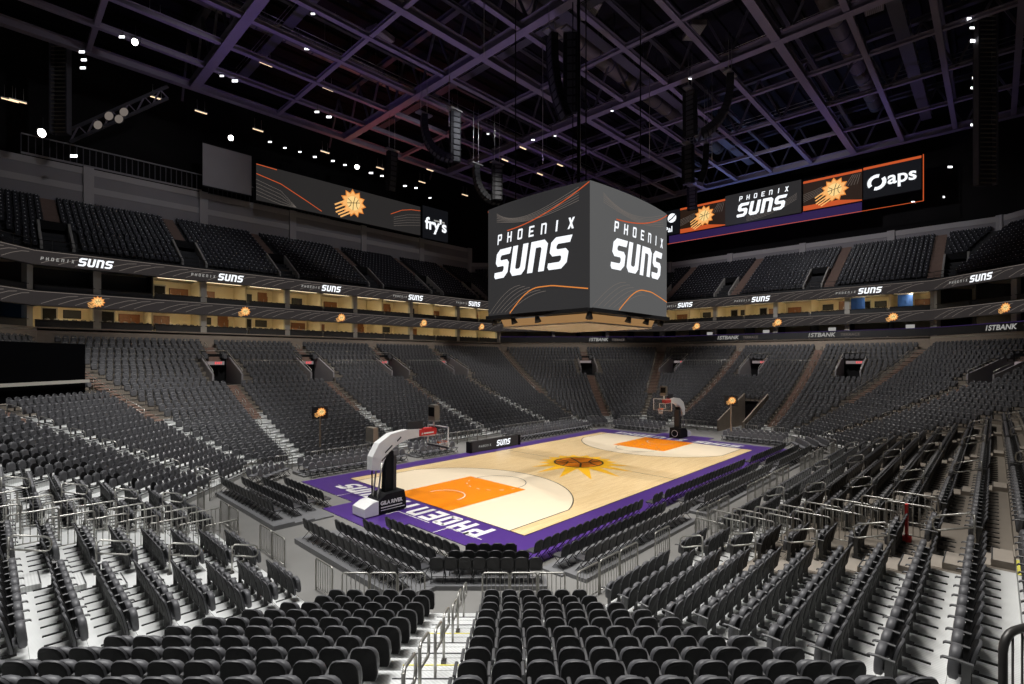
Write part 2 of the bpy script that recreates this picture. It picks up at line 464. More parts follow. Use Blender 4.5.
seat_me = {'backrest': B0.mesh('backrest', [M['seat'], M['cushion']]), 'seat_cushion': C0.mesh('seat_cushion', M['cushion']), 'armrest': A0.mesh('armrest', M['arm']),
           'leg': L0.mesh('leg', [M['leg'], M['foot']])}

# low poly for the masses
def quads(mb):
    vs = np.array(mb.v, dtype=np.float32); fs = []
    for f, m in zip(mb.f, mb.m):
        if len(f) == 4: fs.append((f, m))
        elif len(f) == 3: fs.append((f + (f[2],), m))
        else:
            n = len(f)
            for q in range(n // 2 - 1): fs.append(((f[q], f[q + 1], f[n - 2 - q], f[n - 1 - q]), m))
    return vs, np.array([f for f, _ in fs], dtype=np.int32), np.array([m for _, m in fs], dtype=np.int32)
def low_seat(tagmat=False):
    mb = MB()
    ol = arch(.222, .22, .60, .87, 2)
    shp = lambda x, z: -.20 * (z - .40) + .8 * x * x - .03
    mb.loops(panel(ol, shp, [(.96, -.03), (1, .0), (.9, .03)]), True, True, 0)
    oc = arch(.200, .27, .50, .72, 2)
    mb.loops(panel(oc, lambda x, z: .17 - .1 * (z - .33), [(.9, -.06), (1, .0), (.85, .06)]), True, True, 1)
    mb.box((-.262, .12, .60), (.05, .34, .03), mi=2)
    mb.box((-.262, .02, .3), (.03, .1, .58), mi=3)
    mb.box((-.262, -.20, .014), (.036, .34, .028), mi=3)
    if tagmat: mb.m = [7 if q in (0, 1) else q for q in mb.m]
    if tagmat: mb.box((0, .225, .70), (.075, .02, .06), mi=4)
    return mb
def bulk(name, parts):
    """parts: list of (template MB, positions Nx3, rotz N) merged in one mesh"""
    V, F, MI = [], [], []; base = 0
    for mb, pos, rz in parts:
        if len(pos) == 0: continue
        v, f, mi = quads(mb); n = len(pos)
        c, s = np.cos(rz)[:, None], np.sin(rz)[:, None]
        X = c * v[None, :, 0] - s * v[None, :, 1] + pos[:, 0:1]
        Y = s * v[None, :, 0] + c * v[None, :, 1] + pos[:, 1:2]
        Z = v[None, :, 2] + pos[:, 2:3]
        V.append(np.stack([X, Y, Z], 2).reshape(-1, 3))
        F.append((f[None] + (np.arange(n) * len(v))[:, None, None] + base).reshape(-1, 4)); MI.append(np.tile(mi, n))
        base += n * len(v)
    V = np.concatenate(V).astype(np.float32); F = np.concatenate(F).astype(np.int32); MI = np.concatenate(MI).astype(np.int32)
    me = bpy.data.meshes.new(name)
    me.vertices.add(len(V)); me.vertices.foreach_set('co', V.ravel())
    me.loops.add(F.size); me.loops.foreach_set('vertex_index', F.ravel())
    me.polygons.add(len(F)); me.polygons.foreach_set('loop_start', np.arange(len(F), dtype=np.int32) * 4)
    me.polygons.foreach_set('material_index', MI)
    me.update(calc_edges=True); me.validate()
    return me

# enumerate all seats of the lower bowl
PITCH = .508
seats = []       # (x,y,z,rz,facet,k,index)
for i, (n, a, d) in enumerate(FAC):
    for k in range(NR):
        s = TREAD * k
        u0, u1 = ends(i, s)
        mg = .30 if k < 9 else .80
        if n == 'W': u0 += mg; u1 -= .85
        elif n == 'SW': u0 += .45; u1 -= .30
        else: u0 += mg; u1 -= mg
        # seats between gaps, packed block by block
        us = []; free = []
        dr0 = ends(FI['NW'], TREAD * 15)[0]
        grid = np.arange(u0, u1, .02); run = None
        for g in grid:
            blk = in_gap(n, k, float(g), 0.0) or (n == 'NW' and k >= 15 and dr0 + 1.2 < g < dr0 + 11.2)
            if not blk and run is None: run = g
            if blk and run is not None: free.append((run, g)); run = None
        if run is not None: free.append((run, u1))
        for fa, fb in free:
            m_ = int((fb - fa) / PITCH + .12)
            if m_ < 1: continue
            pt = min((fb - fa) / m_, .53)
            ua_g = any(abs(fa - (x + AW[n] / 2)) < .1 for x in AISLE[n])
            st_ = fa if ua_g else fb - pt * m_
            us += [st_ + (w_ + .5) * pt for w_ in range(m_)]
        if n == 'SW':    # count from the stairs outwards
            us = sorted(us)
        for q, u in enumerate(us):
            p = P(i, u, s, zrow(k))
            seats.append((p.x, p.y, p.z, ANG[i] + PI / 2, i, k, q, u))
arr = np.array([s[:4] for s in seats])
dep, sx, sy = project(arr[:, 0], arr[:, 1], arr[:, 2] + .75)
vis = (dep > 1) & (sx > -4) & (sx < 1028) & (sy < 694)
order = [j for j in np.argsort(dep) if vis[j]]
NEAR = set(order[:300])
# label helpers
rows = {}
for j, s in enumerate(seats): rows.setdefault((s[4], s[5]), []).append(j)
def seat_label(j):
    x, y, z, rz, i, k, q, u = seats[j]; n = FAC[i][0]; row = rows[(i, k)]
    if n == 'SW':
        ua = AISLE['SW'][0]
        side = 'left' if u < ua else 'right'
        same = sorted([abs(seats[m][7] - ua) for m in row if (seats[m][7] < ua) == (u < ua)])
        r = same.index(abs(u - ua)) + 1
        return 'black arena seat, %s %s of the white corner stairs, row %s up from the barrier' % (nth(r), side, num(k + 1))
    us = sorted(seats[m][7] for m in row)
    if n == 'W': r = len(us) - us.index(u); st = 'baseline stand'
    elif n == 'S': r = us.index(u) + 1; st = 'sideline stand'
    else: r = us.index(u) + 1; st = 'far corner stand'
    return 'black arena seat, %s from the corner block in row %s of the %s' % (nth(r), num(k + 1), st)
proto = None
SEATG = {'SW': 'seats of the near corner block', 'W': 'seats of the baseline stand', 'S': 'seats of the sideline stand'}
for j in order[:300]:
    x, y, z, rz, i, k, q, u = seats[j]
    g = SEATG.get(FAC[i][0], 'seats of the far corner stand')
    t = thing('arena_seat', seat_label(j), 'seat', (x, y, z), rz, g)
    for pn, me in seat_me.items():
        po = link(pn, me, t)
        if pn == 'backrest': link('rim', rim_me, po)
rest = [j for j in range(len(seats)) if j not in NEAR and dep[j] > 1.5 and -500 < sx[j] < 1520 and sy[j] < 1100]
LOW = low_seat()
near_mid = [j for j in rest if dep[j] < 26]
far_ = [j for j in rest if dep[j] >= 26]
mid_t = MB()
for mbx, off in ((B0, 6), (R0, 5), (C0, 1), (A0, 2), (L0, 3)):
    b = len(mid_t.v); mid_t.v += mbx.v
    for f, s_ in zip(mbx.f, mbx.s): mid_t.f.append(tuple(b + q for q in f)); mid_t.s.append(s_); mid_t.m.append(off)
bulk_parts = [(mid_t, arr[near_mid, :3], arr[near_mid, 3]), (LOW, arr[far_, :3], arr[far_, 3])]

# ------------------------------------------------------------------ upper deck
UO = 24.6; UTREAD = .86; URISE = .52; UN = 14; UZ = 17.55
UA = {'N': [26, 15.2, 5.3, -6.5, -17, -26.5], 'E': [18, 6.5, -6, -17], 'NE': [-6.58], 'SE': [6.58], 'NW': [6.58]}
def PO(n, a): return 0.0 if n in ('N', 'NW') else (-1.9 if (n == 'E' and a < -10) else 1.9)
useats = []
for n in ('N', 'E', 'NE', 'SE', 'NW'):
    i = FI[n]; mb = MB()
    for k in range(UN):
        s0 = UO + UTREAD * k; s1 = s0 + UTREAD; z = UZ + URISE * k
        ua, ub = ends(i, s0); uc, ud = ends(i, s1)
        mb.add([P(i, ua, s0, z), P(i, ub, s0, z), P(i, ud, s1, z), P(i, uc, s1, z)], [(0, 1, 2, 3)])
        mb.add([P(i, ua, s0, z - URISE), P(i, ub, s0, z - URISE), P(i, ub, s0, z), P(i, ua, s0, z)], [(0, 1, 2, 3)])
        u = ua + .7
        while u < ub - .7:
            gap = any(abs(u - a) < .85 for a in UA[n]) or (k < 5 and any(abs(u - a - PO(n, a)) < 1.45 for a in UA[n]))
            if gap: u += .05; continue
            p = P(i, u, s0 + .62, z); useats.append((p.x, p.y, p.z, ANG[i] + PI / 2)); u += .53
    # cross aisle in front, deck edge
    a0, b0 = ends(i, 22.6); a1, b1 = ends(i, UO)
    mb.add([P(i, a0, 22.6, UZ - URISE), P(i, b0, 22.6, UZ - URISE), P(i, b1, UO, UZ - URISE), P(i, a1, UO, UZ - URISE)], [(0, 1, 2, 3)])
    struct('upper_terrace_floor', mb, [M['dark']], 'stepped upper deck terrace')
    mb = MB(); R = Matrix.Rotation(ANG[i], 3, 'Z')
    for u in UA[n]:
        for k in range(5 if PO(n, u) == 0 else 0, UN):
            mb.box(P(i, u, UO + UTREAD * (k + .5), UZ + URISE * k + .012), (UTREAD, 1.25, .02), R)
            mb.box(P(i, u, UO + UTREAD * (k + 1) - .2, UZ + URISE * k + .13), (.4, 1.25, .26), R)
            mb.box(P(i, u, UO + UTREAD * (k + 1) - .01, UZ + URISE * k + .39), (.03, 1.25, .26), R)
    struct('stair_floor', mb, [M['brownstep']], 'brown upper deck aisle steps')
    # portals beside the aisles
    for q, u in enumerate(UA[n]):
        c = u + PO(n, u); mb = MB(); zb = UZ - URISE
        s0, s1 = UO + .1, UO + UTREAD * 5
        for sg in (-1, 1):
            a, b = c + sg * 1.0, c + sg * 1.2
            vs = [P(i, a, s0, zb), P(i, a, s1, zb), P(i, a, s1, UZ + URISE * 5 + .8), P(i, a, s0, zb + 1.0), P(i, b, s0, zb), P(i, b, s1, zb), P(i, b, s1, UZ + URISE * 5 + .8), P(i, b, s0, zb + 1.0)]
            mb.add(vs, [(0, 1, 2, 3), (4, 7, 6, 5), (3, 2, 6, 7), (0, 3, 7, 4), (1, 5, 6, 2)], False, 0)
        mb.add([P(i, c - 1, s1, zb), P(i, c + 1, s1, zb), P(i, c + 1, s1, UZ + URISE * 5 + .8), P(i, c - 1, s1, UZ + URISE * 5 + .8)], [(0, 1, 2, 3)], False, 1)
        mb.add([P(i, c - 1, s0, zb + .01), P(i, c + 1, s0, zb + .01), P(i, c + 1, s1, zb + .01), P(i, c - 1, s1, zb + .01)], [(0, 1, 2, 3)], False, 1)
        for st in range(5):   # cover the terrace inside the opening
            zz = UZ + URISE * st
            mb.box(P(i, c, UO + UTREAD * (st + .5), zz + .01), (UTREAD, 1.98, .02), R, 1)
        struct('wall_portal', mb, [M['suitecol'], M['black']], 'pale side walls of an upper deck entrance')
        e = thing('exit_sign', 'small red exit lamp in the %s upper deck entrance of the %s' % (nth(q + 1), {'N': 'far sideline', 'E': 'far end', 'NE': 'far corner', 'SE': 'right corner', 'NW': 'left corner'}[n]), 'exit sign', P(i, c, s1 - .06, zb + 2.45), ANG[i] + PI / 2, 'upper deck exit lamps')
        obj('housing', MB().box((0, .0, 0), (.62, .08, .30)), M['white'], e); obj('lamp_face', MB().box((0, .045, 0), (.4, .02, .2)), M['e_red'], e)
ua_ = np.array(useats); ud_, ux_, uy_ = project(ua_[:, 0], ua_[:, 1], ua_[:, 2])
ku = (ud_ > 2) & (ux_ > -400) & (ux_ < 1420)
bulk_parts.append((low_seat(True), ua_[ku][:, :3], ua_[ku][:, 3]))

FACADE = 22.3
BAY = 4.2
SUITE_F = ('NW', 'N', 'NE', 'E', 'SE')
# suites front row seats join the mass
sseats = []
for n in SUITE_F:
    i = FI[n]
    for lev, zf in ((0, 10.45), (1, 13.45)):
        for ro in (0, 1):
            a, b = ends(i, FACADE)
            for u in np.arange(a + .6, b - .6, .62):
                p = P(i, u, FACADE + .98 + ro * .85, zf - .12 + ro * .18); sseats.append((p.x, p.y, p.z, ANG[i] + PI / 2))
ss = np.array(sseats)
bulk_parts.append((LOW, ss[:, :3], ss[:, 3]))
o = link('arena_seats', bulk('arena_seats', bulk_parts))
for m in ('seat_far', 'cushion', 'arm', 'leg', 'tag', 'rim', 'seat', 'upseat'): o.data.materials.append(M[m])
o.data.polygons.foreach_set('use_smooth', np.zeros(len(o.data.polygons), dtype=bool))
stuff(o, 'black folded seats filling the rest of the lower stands, the suites and the upper deck', 'seats', 'arena seating')

# ------------------------------------------------------------------ facade: band, suites, ribbons
FN = {'N': 'far sideline', 'E': 'far end', 'NE': 'far corner', 'SE': 'right-hand corner', 'NW': 'left-hand corner'}
def slab(mb, i, s0, s1, z0, z1, mi=0):
    a0, b0 = ends(i, s0); a1, b1 = ends(i, s1)
    vs = [P(i, a0, s0, z0), P(i, b0, s0, z0), P(i, b1, s1, z0), P(i, a1, s1, z0), P(i, a0, s0, z1), P(i, b0, s0, z1), P(i, b1, s1, z1), P(i, a1, s1, z1)]
    mb.add(vs, [(0, 3, 2, 1), (4, 5, 6, 7), (0, 1, 5, 4), (2, 3, 7, 6), (1, 2, 6, 5), (3, 0, 4, 7)], False, mi)
GLY = {
 'S': [[(0, .12), (.1, 0), (.76, 0), (1, .24), (1, .7), (.84, .86), (.4, .86), (.33, .92), (.33, 1.03), (.4, 1.1), (1.0, 1.1), (1.06, 1.4), (.22, 1.4), (0, 1.2), (0, .76), (.18, .58), (.6, .58), (.67, .52), (.67, .38), (.6, .3), (0, .3)]],
 'U': [[(0, 1.4), (0, .22), (.2, 0), (.8, 0), (1, .22), (1, 1.4), (.67, 1.4), (.67, .38), (.6, .3), (.4, .3), (.33, .38), (.33, 1.4)]],
 'n': [[(0, 0), (0, 1.4), (.78, 1.4), (1, 1.2), (1, 0), (.67, 0), (.67, 1.02), (.6, 1.1), (.33, 1.1), (.33, 0)]],
}
def thin(ch, t=.24):
    w, h = .9, 1.4
    R = lambda x0, y0, x1, y1: [(x0, y0), (x1, y0), (x1, y1), (x0, y1)]
    if ch == 'P': return [R(0, 0, t, h), R(t, h - t, w - .12, h), [(w - .12, h), (w, h - .14), (w, .66), (w - .12, .5), (w - t, .5), (w - t, h)], R(t, .5, w - t, .5 + t)]
    if ch == 'H': return [R(0, 0, t, h), R(w - t, 0, w, h), R(t, .58, w - t, .58 + t)]
    if ch == 'O': return [R(0, .12, t, h - .12), R(w - t, .12, w, h - .12), [(.12, 0), (w - .12, 0), (w, .12), (w - t, t), (t, t), (0, .12)], [(0, h - .12), (t, h - t), (w - t, h - t), (w, h - .12), (w - .12, h), (.12, h)]]
    if ch == 'E': return [R(0, 0, t, h), R(t, 0, w, t), R(t, h - t, w, h), R(t, .58, w * .85, .58 + t)]
    if ch == 'n': return [R(0, 0, t, h), [(t, h - t), (w - t, h - t), (w - t, 0), (w, 0), (w, h - .16), (w - .16, h), (t, h)]]
    if ch == 'I': return [R(.3, 0, .3 + t * 1.1, h)]
    if ch == 'X': return [[(0, 0), (t * 1.2, 0), (w, h), (w - t * 1.2, h)], [(0, h), (t * 1.2, h), (w, 0), (w - t * 1.2, 0)]]
    return []
def word_suns(fn, gap=.18, shear=.2):
    polys = []; x = 0
    for c in 'SUnS':
        for p in GLY[c]: polys.append([(x + q[0] + shear * q[1], q[1]) for q in p])
        x += 1 + gap
    return polys, x - gap
def word_phx(gap=.75, t=.26, shear=.12):
    polys = []; x = 0
    for c in 'PHOEnIX':
        for p in thin(c, t): polys.append([(x + q[0] + shear * q[1], q[1]) for q in p])
        x += .9 + gap
    return polys, x - gap
SUNS_P, SUNS_W = word_suns(None)
PHX_P, PHX_W = word_phx()
PHX_B, PHX_BW = word_phx(.22, .30, .0)
def frame(org, right, up):
    org, right, up = Vector(org), Vector(right).normalized(), Vector(up).normalized()
    return lambda q: org + right * q[0] + up * q[1]
def put(polys, s, ox, oy): return [[(q[0] * s + ox, q[1] * s + oy) for q in p] for p in polys]
def circle(cx, cy, r, n=28): return [(cx + r * math.cos(2 * PI * k / n), cy + r * math.sin(2 * PI * k / n)) for k in range(n)]
def ribbonline(pts, w):
    out = []
    for a, b in zip(pts[:-1], pts[1:]):
        dx, dy = b[0] - a[0], b[1] - a[1]; L = math.hypot(dx, dy) or 1; nx, ny = -dy / L * w / 2, dx / L * w / 2
        out.append([(a[0] + nx, a[1] + ny), (b[0] + nx, b[1] + ny), (b[0] - nx, b[1] - ny), (a[0] - nx, a[1] - ny)])
    return out
def emblem(parent, fn, nrm, r, cx, cy):
    """sun with a ball and trailing streaks; r = ball radius"""
    n = Vector(nrm)
    off = lambda e: (lambda q: fn(q) + n * e)
    star = []
    for k in range(22):
        a = 2 * PI * k / 22 + .5; rr = r * (1.28 if k % 2 else 1.75)
        star.append((cx + rr * math.cos(a), cy + rr * math.sin(a)))
    fan = [[(cx, cy), star[k], star[(k + 1) % 22]] for k in range(22)]
    obj('glow_edge', MB().flat([[(cx, cy)] + [(cx + (q_[0] - cx) * 1.14, cy + (q_[1] - cy) * 1.14) for q_ in (star[k], star[(k + 1) % 22])] for k in range(22)], off(.01)), M['e_orange'], parent)
    rays = MB().flat(fan, off(.02))
    for j in range(5):
        o_ = (j - 2) * r * .42
        a = (cx - r * .6 - abs(o_) * .2 - o_ * .5, cy - r * .6 + o_ * .9 - abs(o_) * .0)
        L = r * (2.4 - abs(j - 2) * .25)
        rays.flat(ribbonline([(a[0], a[1]), (a[0] - L * .86, a[1] - L * .5)], r * .20), off(.02))
    e = obj('sun_emblem', rays, M['e_gold'], parent)
    obj('ball', MB().flat([circle(cx, cy, r)], off(.03)), M['e_yellow'], e)
    sm = MB(); w = r * .09
    sm.flat(ribbonline([(cx - r, cy - r * .15), (cx, cy + r * .05), (cx + r * .97, cy + r * .25)], w), off(.04))
    sm.flat(ribbonline([(cx - r * .1, cy - r), (cx - r * .02, cy), (cx + r * .25, cy + r * .96)], w), off(.04))
    sm.flat(ribbonline([(cx - r * .85, cy + r * .5), (cx - r * .35, cy + r * .2), (cx - r * .45, cy - r * .4), (cx - r * .75, cy - r * .65)], w), off(.04))
    sm.flat(ribbonline([(cx + r * .75, cy + r * .65), (cx + r * .45, cy + r * .2), (cx + r * .5, cy - r * .4), (cx + r * .7, cy - r * .7)], w), off(.04))
    obj('seam', sm, M['e_brown'], e)
    return e
PHX_L, PHX_LW = word_phx(1.2, .235)
def lockup(parent, fn, x, y, s):
    obj('lettering', MB().flat(put(SUNS_P, s, x, y), fn), M['e_white'], parent)
    obj('lettering', MB().flat(put(PHX_L, s * .345, x + .28 * s, y + 1.66 * s), fn), M['e_white'], parent)
def wave(x0, x1, y0, amp, ph, per, n=24): return [(x0 + (x1 - x0) * k / n, y0 + amp * math.sin(ph + (x0 + (x1 - x0) * k / n) * 2 * PI / per)) for k in range(n + 1)]

_txt = {}
def text_mesh(s, size, align='LEFT', shear=0.0, off=.0):
    key = (s, size, align, shear, off)
    if key not in _txt:
        cu = bpy.data.curves.new('lettering', 'FONT'); cu.body = s; cu.size = size; cu.align_x = align; cu.shear = shear; cu.offset = off
        o_ = bpy.data.objects.new('tmp', cu); COL.objects.link(o_)
        dg = bpy.context.evaluated_depsgraph_get()
        _txt[key] = bpy.data.meshes.new_from_object(o_.evaluated_get(dg))
        bpy.data.objects.remove(o_)
    return _txt[key]
def text(name, s, size, m, parent, org, right, up, align='LEFT', shear=0.0, off=.0):
    me = text_mesh(s, size, align, shear, off).copy(); me.materials.clear(); me.materials.append(m)
    r, u = Vector(right).normalized(), Vector(up).normalized(); n = r.cross(u)
    o_ = link(name, me, parent)
    o_.matrix_local = Matrix(((r.x, u.x, n.x, org[0]), (r.y, u.y, n.y, org[1]), (r.z, u.z, n.z, org[2]), (0, 0, 0, 1)))
    return o_

def ribbon(i, z0, z1, tier):
    n = FAC[i][0]
    a, b = ends(i, FACADE); L = b - a
    right = -TAN[i]; inw = -NRM[i]
    t = thing('ribbon_board', '%s LED ribbon board with glowing %s along the %s' % (('upper', 'team lettering') if tier else ('lower', 'sun emblems')) .__add__((FN[n],)) if False else ('upper LED ribbon board with glowing white lettering along the ' + FN[n] if tier else 'lower LED ribbon board with small sun emblems along the ' + FN[n]), 'led board')
    mb = MB(); slab(mb, i, FACADE - .25, FACADE + .05, z0, z1); obj('screen', mb, M['e_rib'], t)
    mb = MB(); slab(mb, i, FACADE - .27, FACADE + .08, z1, z1 + .07); slab(mb, i, FACADE - .27, FACADE + .08, z0 - .06, z0); obj('trim', mb, M['dsteel'], t)
    fn = frame(P(i, b, FACADE - .27, z0), right, (0, 0, 1)); h = z1 - z0
    wv = MB()
    for q in range(int(L / 4.2)):
        for j in range(3):
            x = q * 4.2 + j * 1.1 + .5
            if x + 2.4 < L: wv.flat(ribbonline([(x, .12 * h), (x + .8, .45 * h), (x + 1.7, .72 * h), (x + 2.4, .8 * h)], .04), fn)
    wv.flat(ribbonline([(0, h * .97), (L, h * .97)], .05), fn)
    obj('wave_lines', wv, M['e_line'], t)
    if tier:
        starts = {'N': [-24.9, -13.8, -2.6, 9.8, 20.8], 'E': [14.3, 3.05, -9.8], 'NE': [-6.5], 'SE': [14.9], 'NW': [2.0]}[n]
        for v in starts:
            x = b + v if n == 'N' else (b - v if n == 'E' else b - v)
            if x - 2.5 < 0 or x + 2.6 > L: continue
            lt = MB(); lt.flat(put(PHX_P, .2, x - PHX_W * .2 - .25, .33 * h), lambda q: fn(q) + inw * .015); obj('lettering', lt, M['e_grey'], t)
            lt = MB(); lt.flat(put(SUNS_P, .52, x, .18 * h), lambda q: fn(q) + inw * .015); obj('lettering', lt, M['e_white'], t)
    else:
        for v in {'N': [-23.5, -11.1, 0, 12.5, 23.7], 'E': [11.1, -.5, -13.4], 'NE': [-6.6], 'SE': [11.1], 'NW': [6.6]}[n]:
            x = b + v if n == 'N' else b - v
            if .8 < x < L - .8: emblem(t, fn, inw * .015, .26, x, .5 * h)
    return t

ZL = {0: (10.45, 12.35), 1: (13.45, 15.75)}
slabs = MB()
for n in SUITE_F:
    i = FI[n]; mb = MB()
    slab(mb, i, 21.75, 22.0, zrow(24) - .2, 10.45)
    struct('wall_band', mb, [M['concrete']], 'beige concrete band above the lower stand')
    mb = MB()
    slab(mb, i, 21.75, 27.2, 10.15, 10.33, 0); slab(mb, i, FACADE + .09, 27.2, 12.75, 13.33, 0); slab(mb, i, FACADE + .09, 27.2, 15.95, 16.5, 0)
    struct('floor_suites', mb, [M['ceilingtile']], 'suite floors and ceilings')
    mb = MB(); slab(mb, i, 27.0, 27.2, 10.3, 16.3, 0)
    struct('wall_suites', mb, [M['suitewall']], 'warm beige rear wall of the suites')
    ribbon(i, 15.75, 16.95, 1); ribbon(i, 12.3, 13.5, 0)
    a, b = ends(i, FACADE); nb = int((b - a) / BAY); w = (b - a) / nb
    R = Matrix.Rotation(ANG[i], 3, 'Z')
    for lev in (0, 1):
        zf, zc = ((10.33, 12.75), (13.33, 15.95))[lev]
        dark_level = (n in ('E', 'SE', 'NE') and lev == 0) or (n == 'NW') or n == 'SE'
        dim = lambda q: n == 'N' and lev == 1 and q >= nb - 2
        for q in range(nb + 1):
            u = a + w * q; mb = MB()
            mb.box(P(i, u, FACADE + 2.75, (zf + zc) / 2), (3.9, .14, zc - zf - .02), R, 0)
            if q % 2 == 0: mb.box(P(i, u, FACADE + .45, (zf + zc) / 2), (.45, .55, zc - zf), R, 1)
            struct('partition', mb, [M['dark'] if dark_level or dim(q) or dim(q - 1) else M['suitewall'], M['suitecol']], 'pier between two suites')  # shade of unlit bays put into a darker partition colour
        for q in range(nb):
            u = a + w * (q + .5); cnt = nb - q
            where = 'the %s %s-tier suite along the %s' % (nth(cnt), ('lower', 'upper')[lev], FN[n])
            ct = thing('drink_rail', 'black drink counter at the front of ' + where, 'counter', P(i, u, FACADE + .36, zf), ANG[i] + PI / 2, 'suite front counters')
            obj('counter_top', MB().box((0, 0, .78), (w - .3, .34, .05)), M['black'], ct); obj('front_panel', MB().box((0, .1, .38), (w - .3, .06, .74)), M['dark'], ct)
            if n == 'E' and lev == 1 and q in (0, 1):
                bp = thing('blue_panel', 'bright blue wall panel at the back of ' + where, 'panel', P(i, u + (1.2 if q else .6), FACADE + 1.6, zf), ANG[i] + PI / 2, 'blue suite panels')
                obj('board', MB().box((0, 0, 1.2), (1.5, .1, 2.3)), M['blue'], bp); obj('edge', MB().box((0, 0, 2.4), (1.55, .14, .1)), M['white'], bp)
            if n == 'NW' and q in (0, 1):
                tv = thing('wall_television', 'bright blue television at the back of ' + where, 'television', P(i, u, 25.5, zf + 1.3), ANG[i] + PI / 2, 'suite televisions')
                obj('housing', MB().box((0, 0, 0), (1.3, .07, .9)), M['black'], tv); obj('screen', MB().box((0, .04, 0), (1.2, .02, .8)), M['e_blue'] if lev == 0 else M['dark'], tv)
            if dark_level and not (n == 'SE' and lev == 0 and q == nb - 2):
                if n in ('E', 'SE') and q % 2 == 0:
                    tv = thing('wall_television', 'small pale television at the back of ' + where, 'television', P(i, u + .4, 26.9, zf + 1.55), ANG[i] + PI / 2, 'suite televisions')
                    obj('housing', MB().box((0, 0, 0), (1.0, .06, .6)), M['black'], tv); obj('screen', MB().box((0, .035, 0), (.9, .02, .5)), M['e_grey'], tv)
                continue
            if dim(q):  # unlit lounge: its darkness put in as a dark panel
                dk = thing('lounge_partition', 'dark lounge back partition in ' + where, 'partition', P(i, u, FACADE + 3.2, zf), ANG[i] + PI / 2, 'dark lounge partitions')
                obj('panel', MB().box((0, 0, 1.3), (w - .16, .1, 2.58)), M['dark'], dk); obj('red_cushion', MB().box((.3, .12, .95), (1.1, .1, .3)), M['red'], dk)
                continue
            kind = (q * 7 + lev * 3 + i) % 4
            du = -.9 if kind % 2 else .8
            if kind in (0, 1, 3):
                dr = thing('wood_cabinet', 'brown wooden wall cabinet at the back of ' + where, 'cabinet', P(i, u + du, 26.85, zf), ANG[i] + PI / 2, 'suite wooden cabinets')
                obj('body', MB().box((0, 0, 1.4), (1.7, .3, 1.1) if kind != 1 else (1.0, .2, 1.9)), M['wood'], dr)
                obj('door', MB().box((-.3, .17, 1.4), (.5, .03, 1.0)), M['wood'], dr); obj('handle', MB().box((-.1, .2, 1.4), (.03, .03, .3)), M['steel'], dr)
            if kind in (1, 2):
                tv = thing('wall_television', 'black television on the rear wall of ' + where, 'television', P(i, u - du, 26.93, zf + 1.65), ANG[i] + PI / 2, 'suite televisions')
                obj('housing', MB().box((0, 0, 0), (1.3, .07, .8)), M['black'], tv); obj('screen', MB().box((0, .04, 0), (1.2, .02, .7)), M['dark'], tv)
            if kind in (2, 3):
                dr = thing('doorway', 'dark open doorway at the back of ' + where, 'doorway', P(i, u + du, 26.93, zf), ANG[i] + PI / 2, 'suite doorways')
                obj('opening', MB().box(((0 if kind != 3 else (-1.7 if du > 0 else 1.7)), 0, 1.05), (.95, .1, 2.1)), M['black'], dr)
                obj('door_frame', MB().box(((0 if kind != 3 else (-1.7 if du > 0 else 1.7)), -.01, 1.1), (1.15, .09, 2.25)), M['suitecol'], dr)
            st = thing('strip_light', 'warm strip light on the ceiling of ' + where, 'light', P(i, u, FACADE + 1.0, zc - .10), ANG[i] + PI / 2, 'suite strip lights')
            obj('housing', MB().box((0, 0, 0), (w - .8, .16, .08)), M['white'], st); obj('lamp', MB().box((0, 0, -.05), (w - .9, .12, .03)), M['e_warm'], st)
            L = bpy.data.lights.new('suite_lamp', 'AREA'); L.shape = 'RECTANGLE'; L.size = w - .9; L.size_y = .25; L.energy = 75; L.color = (1, .80, .50)
            lo = bpy.data.objects.new('suite_lamp', L); COL.objects.link(lo)
            lo.location = P(i, u, FACADE + 1.5, zc - .16); lo.rotation_euler = (0, math.radians(-24), ANG[i])
    if n in ('E', 'SE', 'NE'):
        t = thing('terrace_board', 'dark fascia board with pale bank lettering below the %s suites' % FN[n], 'sign')
        mb = MB(); slab(mb, i, FACADE - .62, FACADE - .5, 10.5, 11.35); obj('board', mb, M['dark'], t)
        mb = MB(); slab(mb, i, FACADE - .64, FACADE - .5, 11.35, 11.42); obj('trim', mb, M['e_purple'], t)
        a, b = ends(i, FACADE - .62)
        for x in {'E': [b - 7.9, b + 4.2], 'SE': [b - 12.9], 'NE': [b + 7.5]}[n]:
            text('lettering', '1STBANK', .75, M['e_grey'], t, P(i, b - x, FACADE - .65, 10.68), -TAN[i], (0, 0, 1), shear=.2, off=.015)
            text('lettering', 'TERRACE', .5, M['e_line'], t, P(i, b - x - 3.8, FACADE - .65, 10.72), -TAN[i], (0, 0, 1))
    # upper deck front: navy parapet + glass rail
    t = thing('balcony_rail', 'grey post and tube railing along the upper deck front, ' + FN[n], 'railing')
    mb = MB(); slab(mb, i, FACADE + .1, FACADE + .25, 16.9, 17.1); obj('parapet', mb, M['dark'], t)
    a, b = ends(i, FACADE + .2); mb = MB()
    mb.tube([P(i, a, FACADE + .2, 17.95), P(i, b, FACADE + .2, 17.95)], .03, 6); mb.tube([P(i, a, FACADE + .2, 17.5), P(i, b, FACADE + .2, 17.5)], .02, 6)
    obj('handrail', mb, M['dsteel'], t)
    for u in np.arange(a, b, 1.6): obj('post', MB().tube([P(i, u, FACADE + .2, 17.05), P(i, u, FACADE + .2, 17.95)], .025, 6), M['dsteel'], t)
    # upper wall
    s = UO + UTREAD * UN; zt = UZ + URISE * UN
    wt = 29.0 if n in ('N', 'NW') else 26.3
    mb = MB(); slab(mb, i, s, s + .3, zt - 1.2, wt, 0); slab(mb, i, s - .06, s + .05, wt - .7, wt, 1)
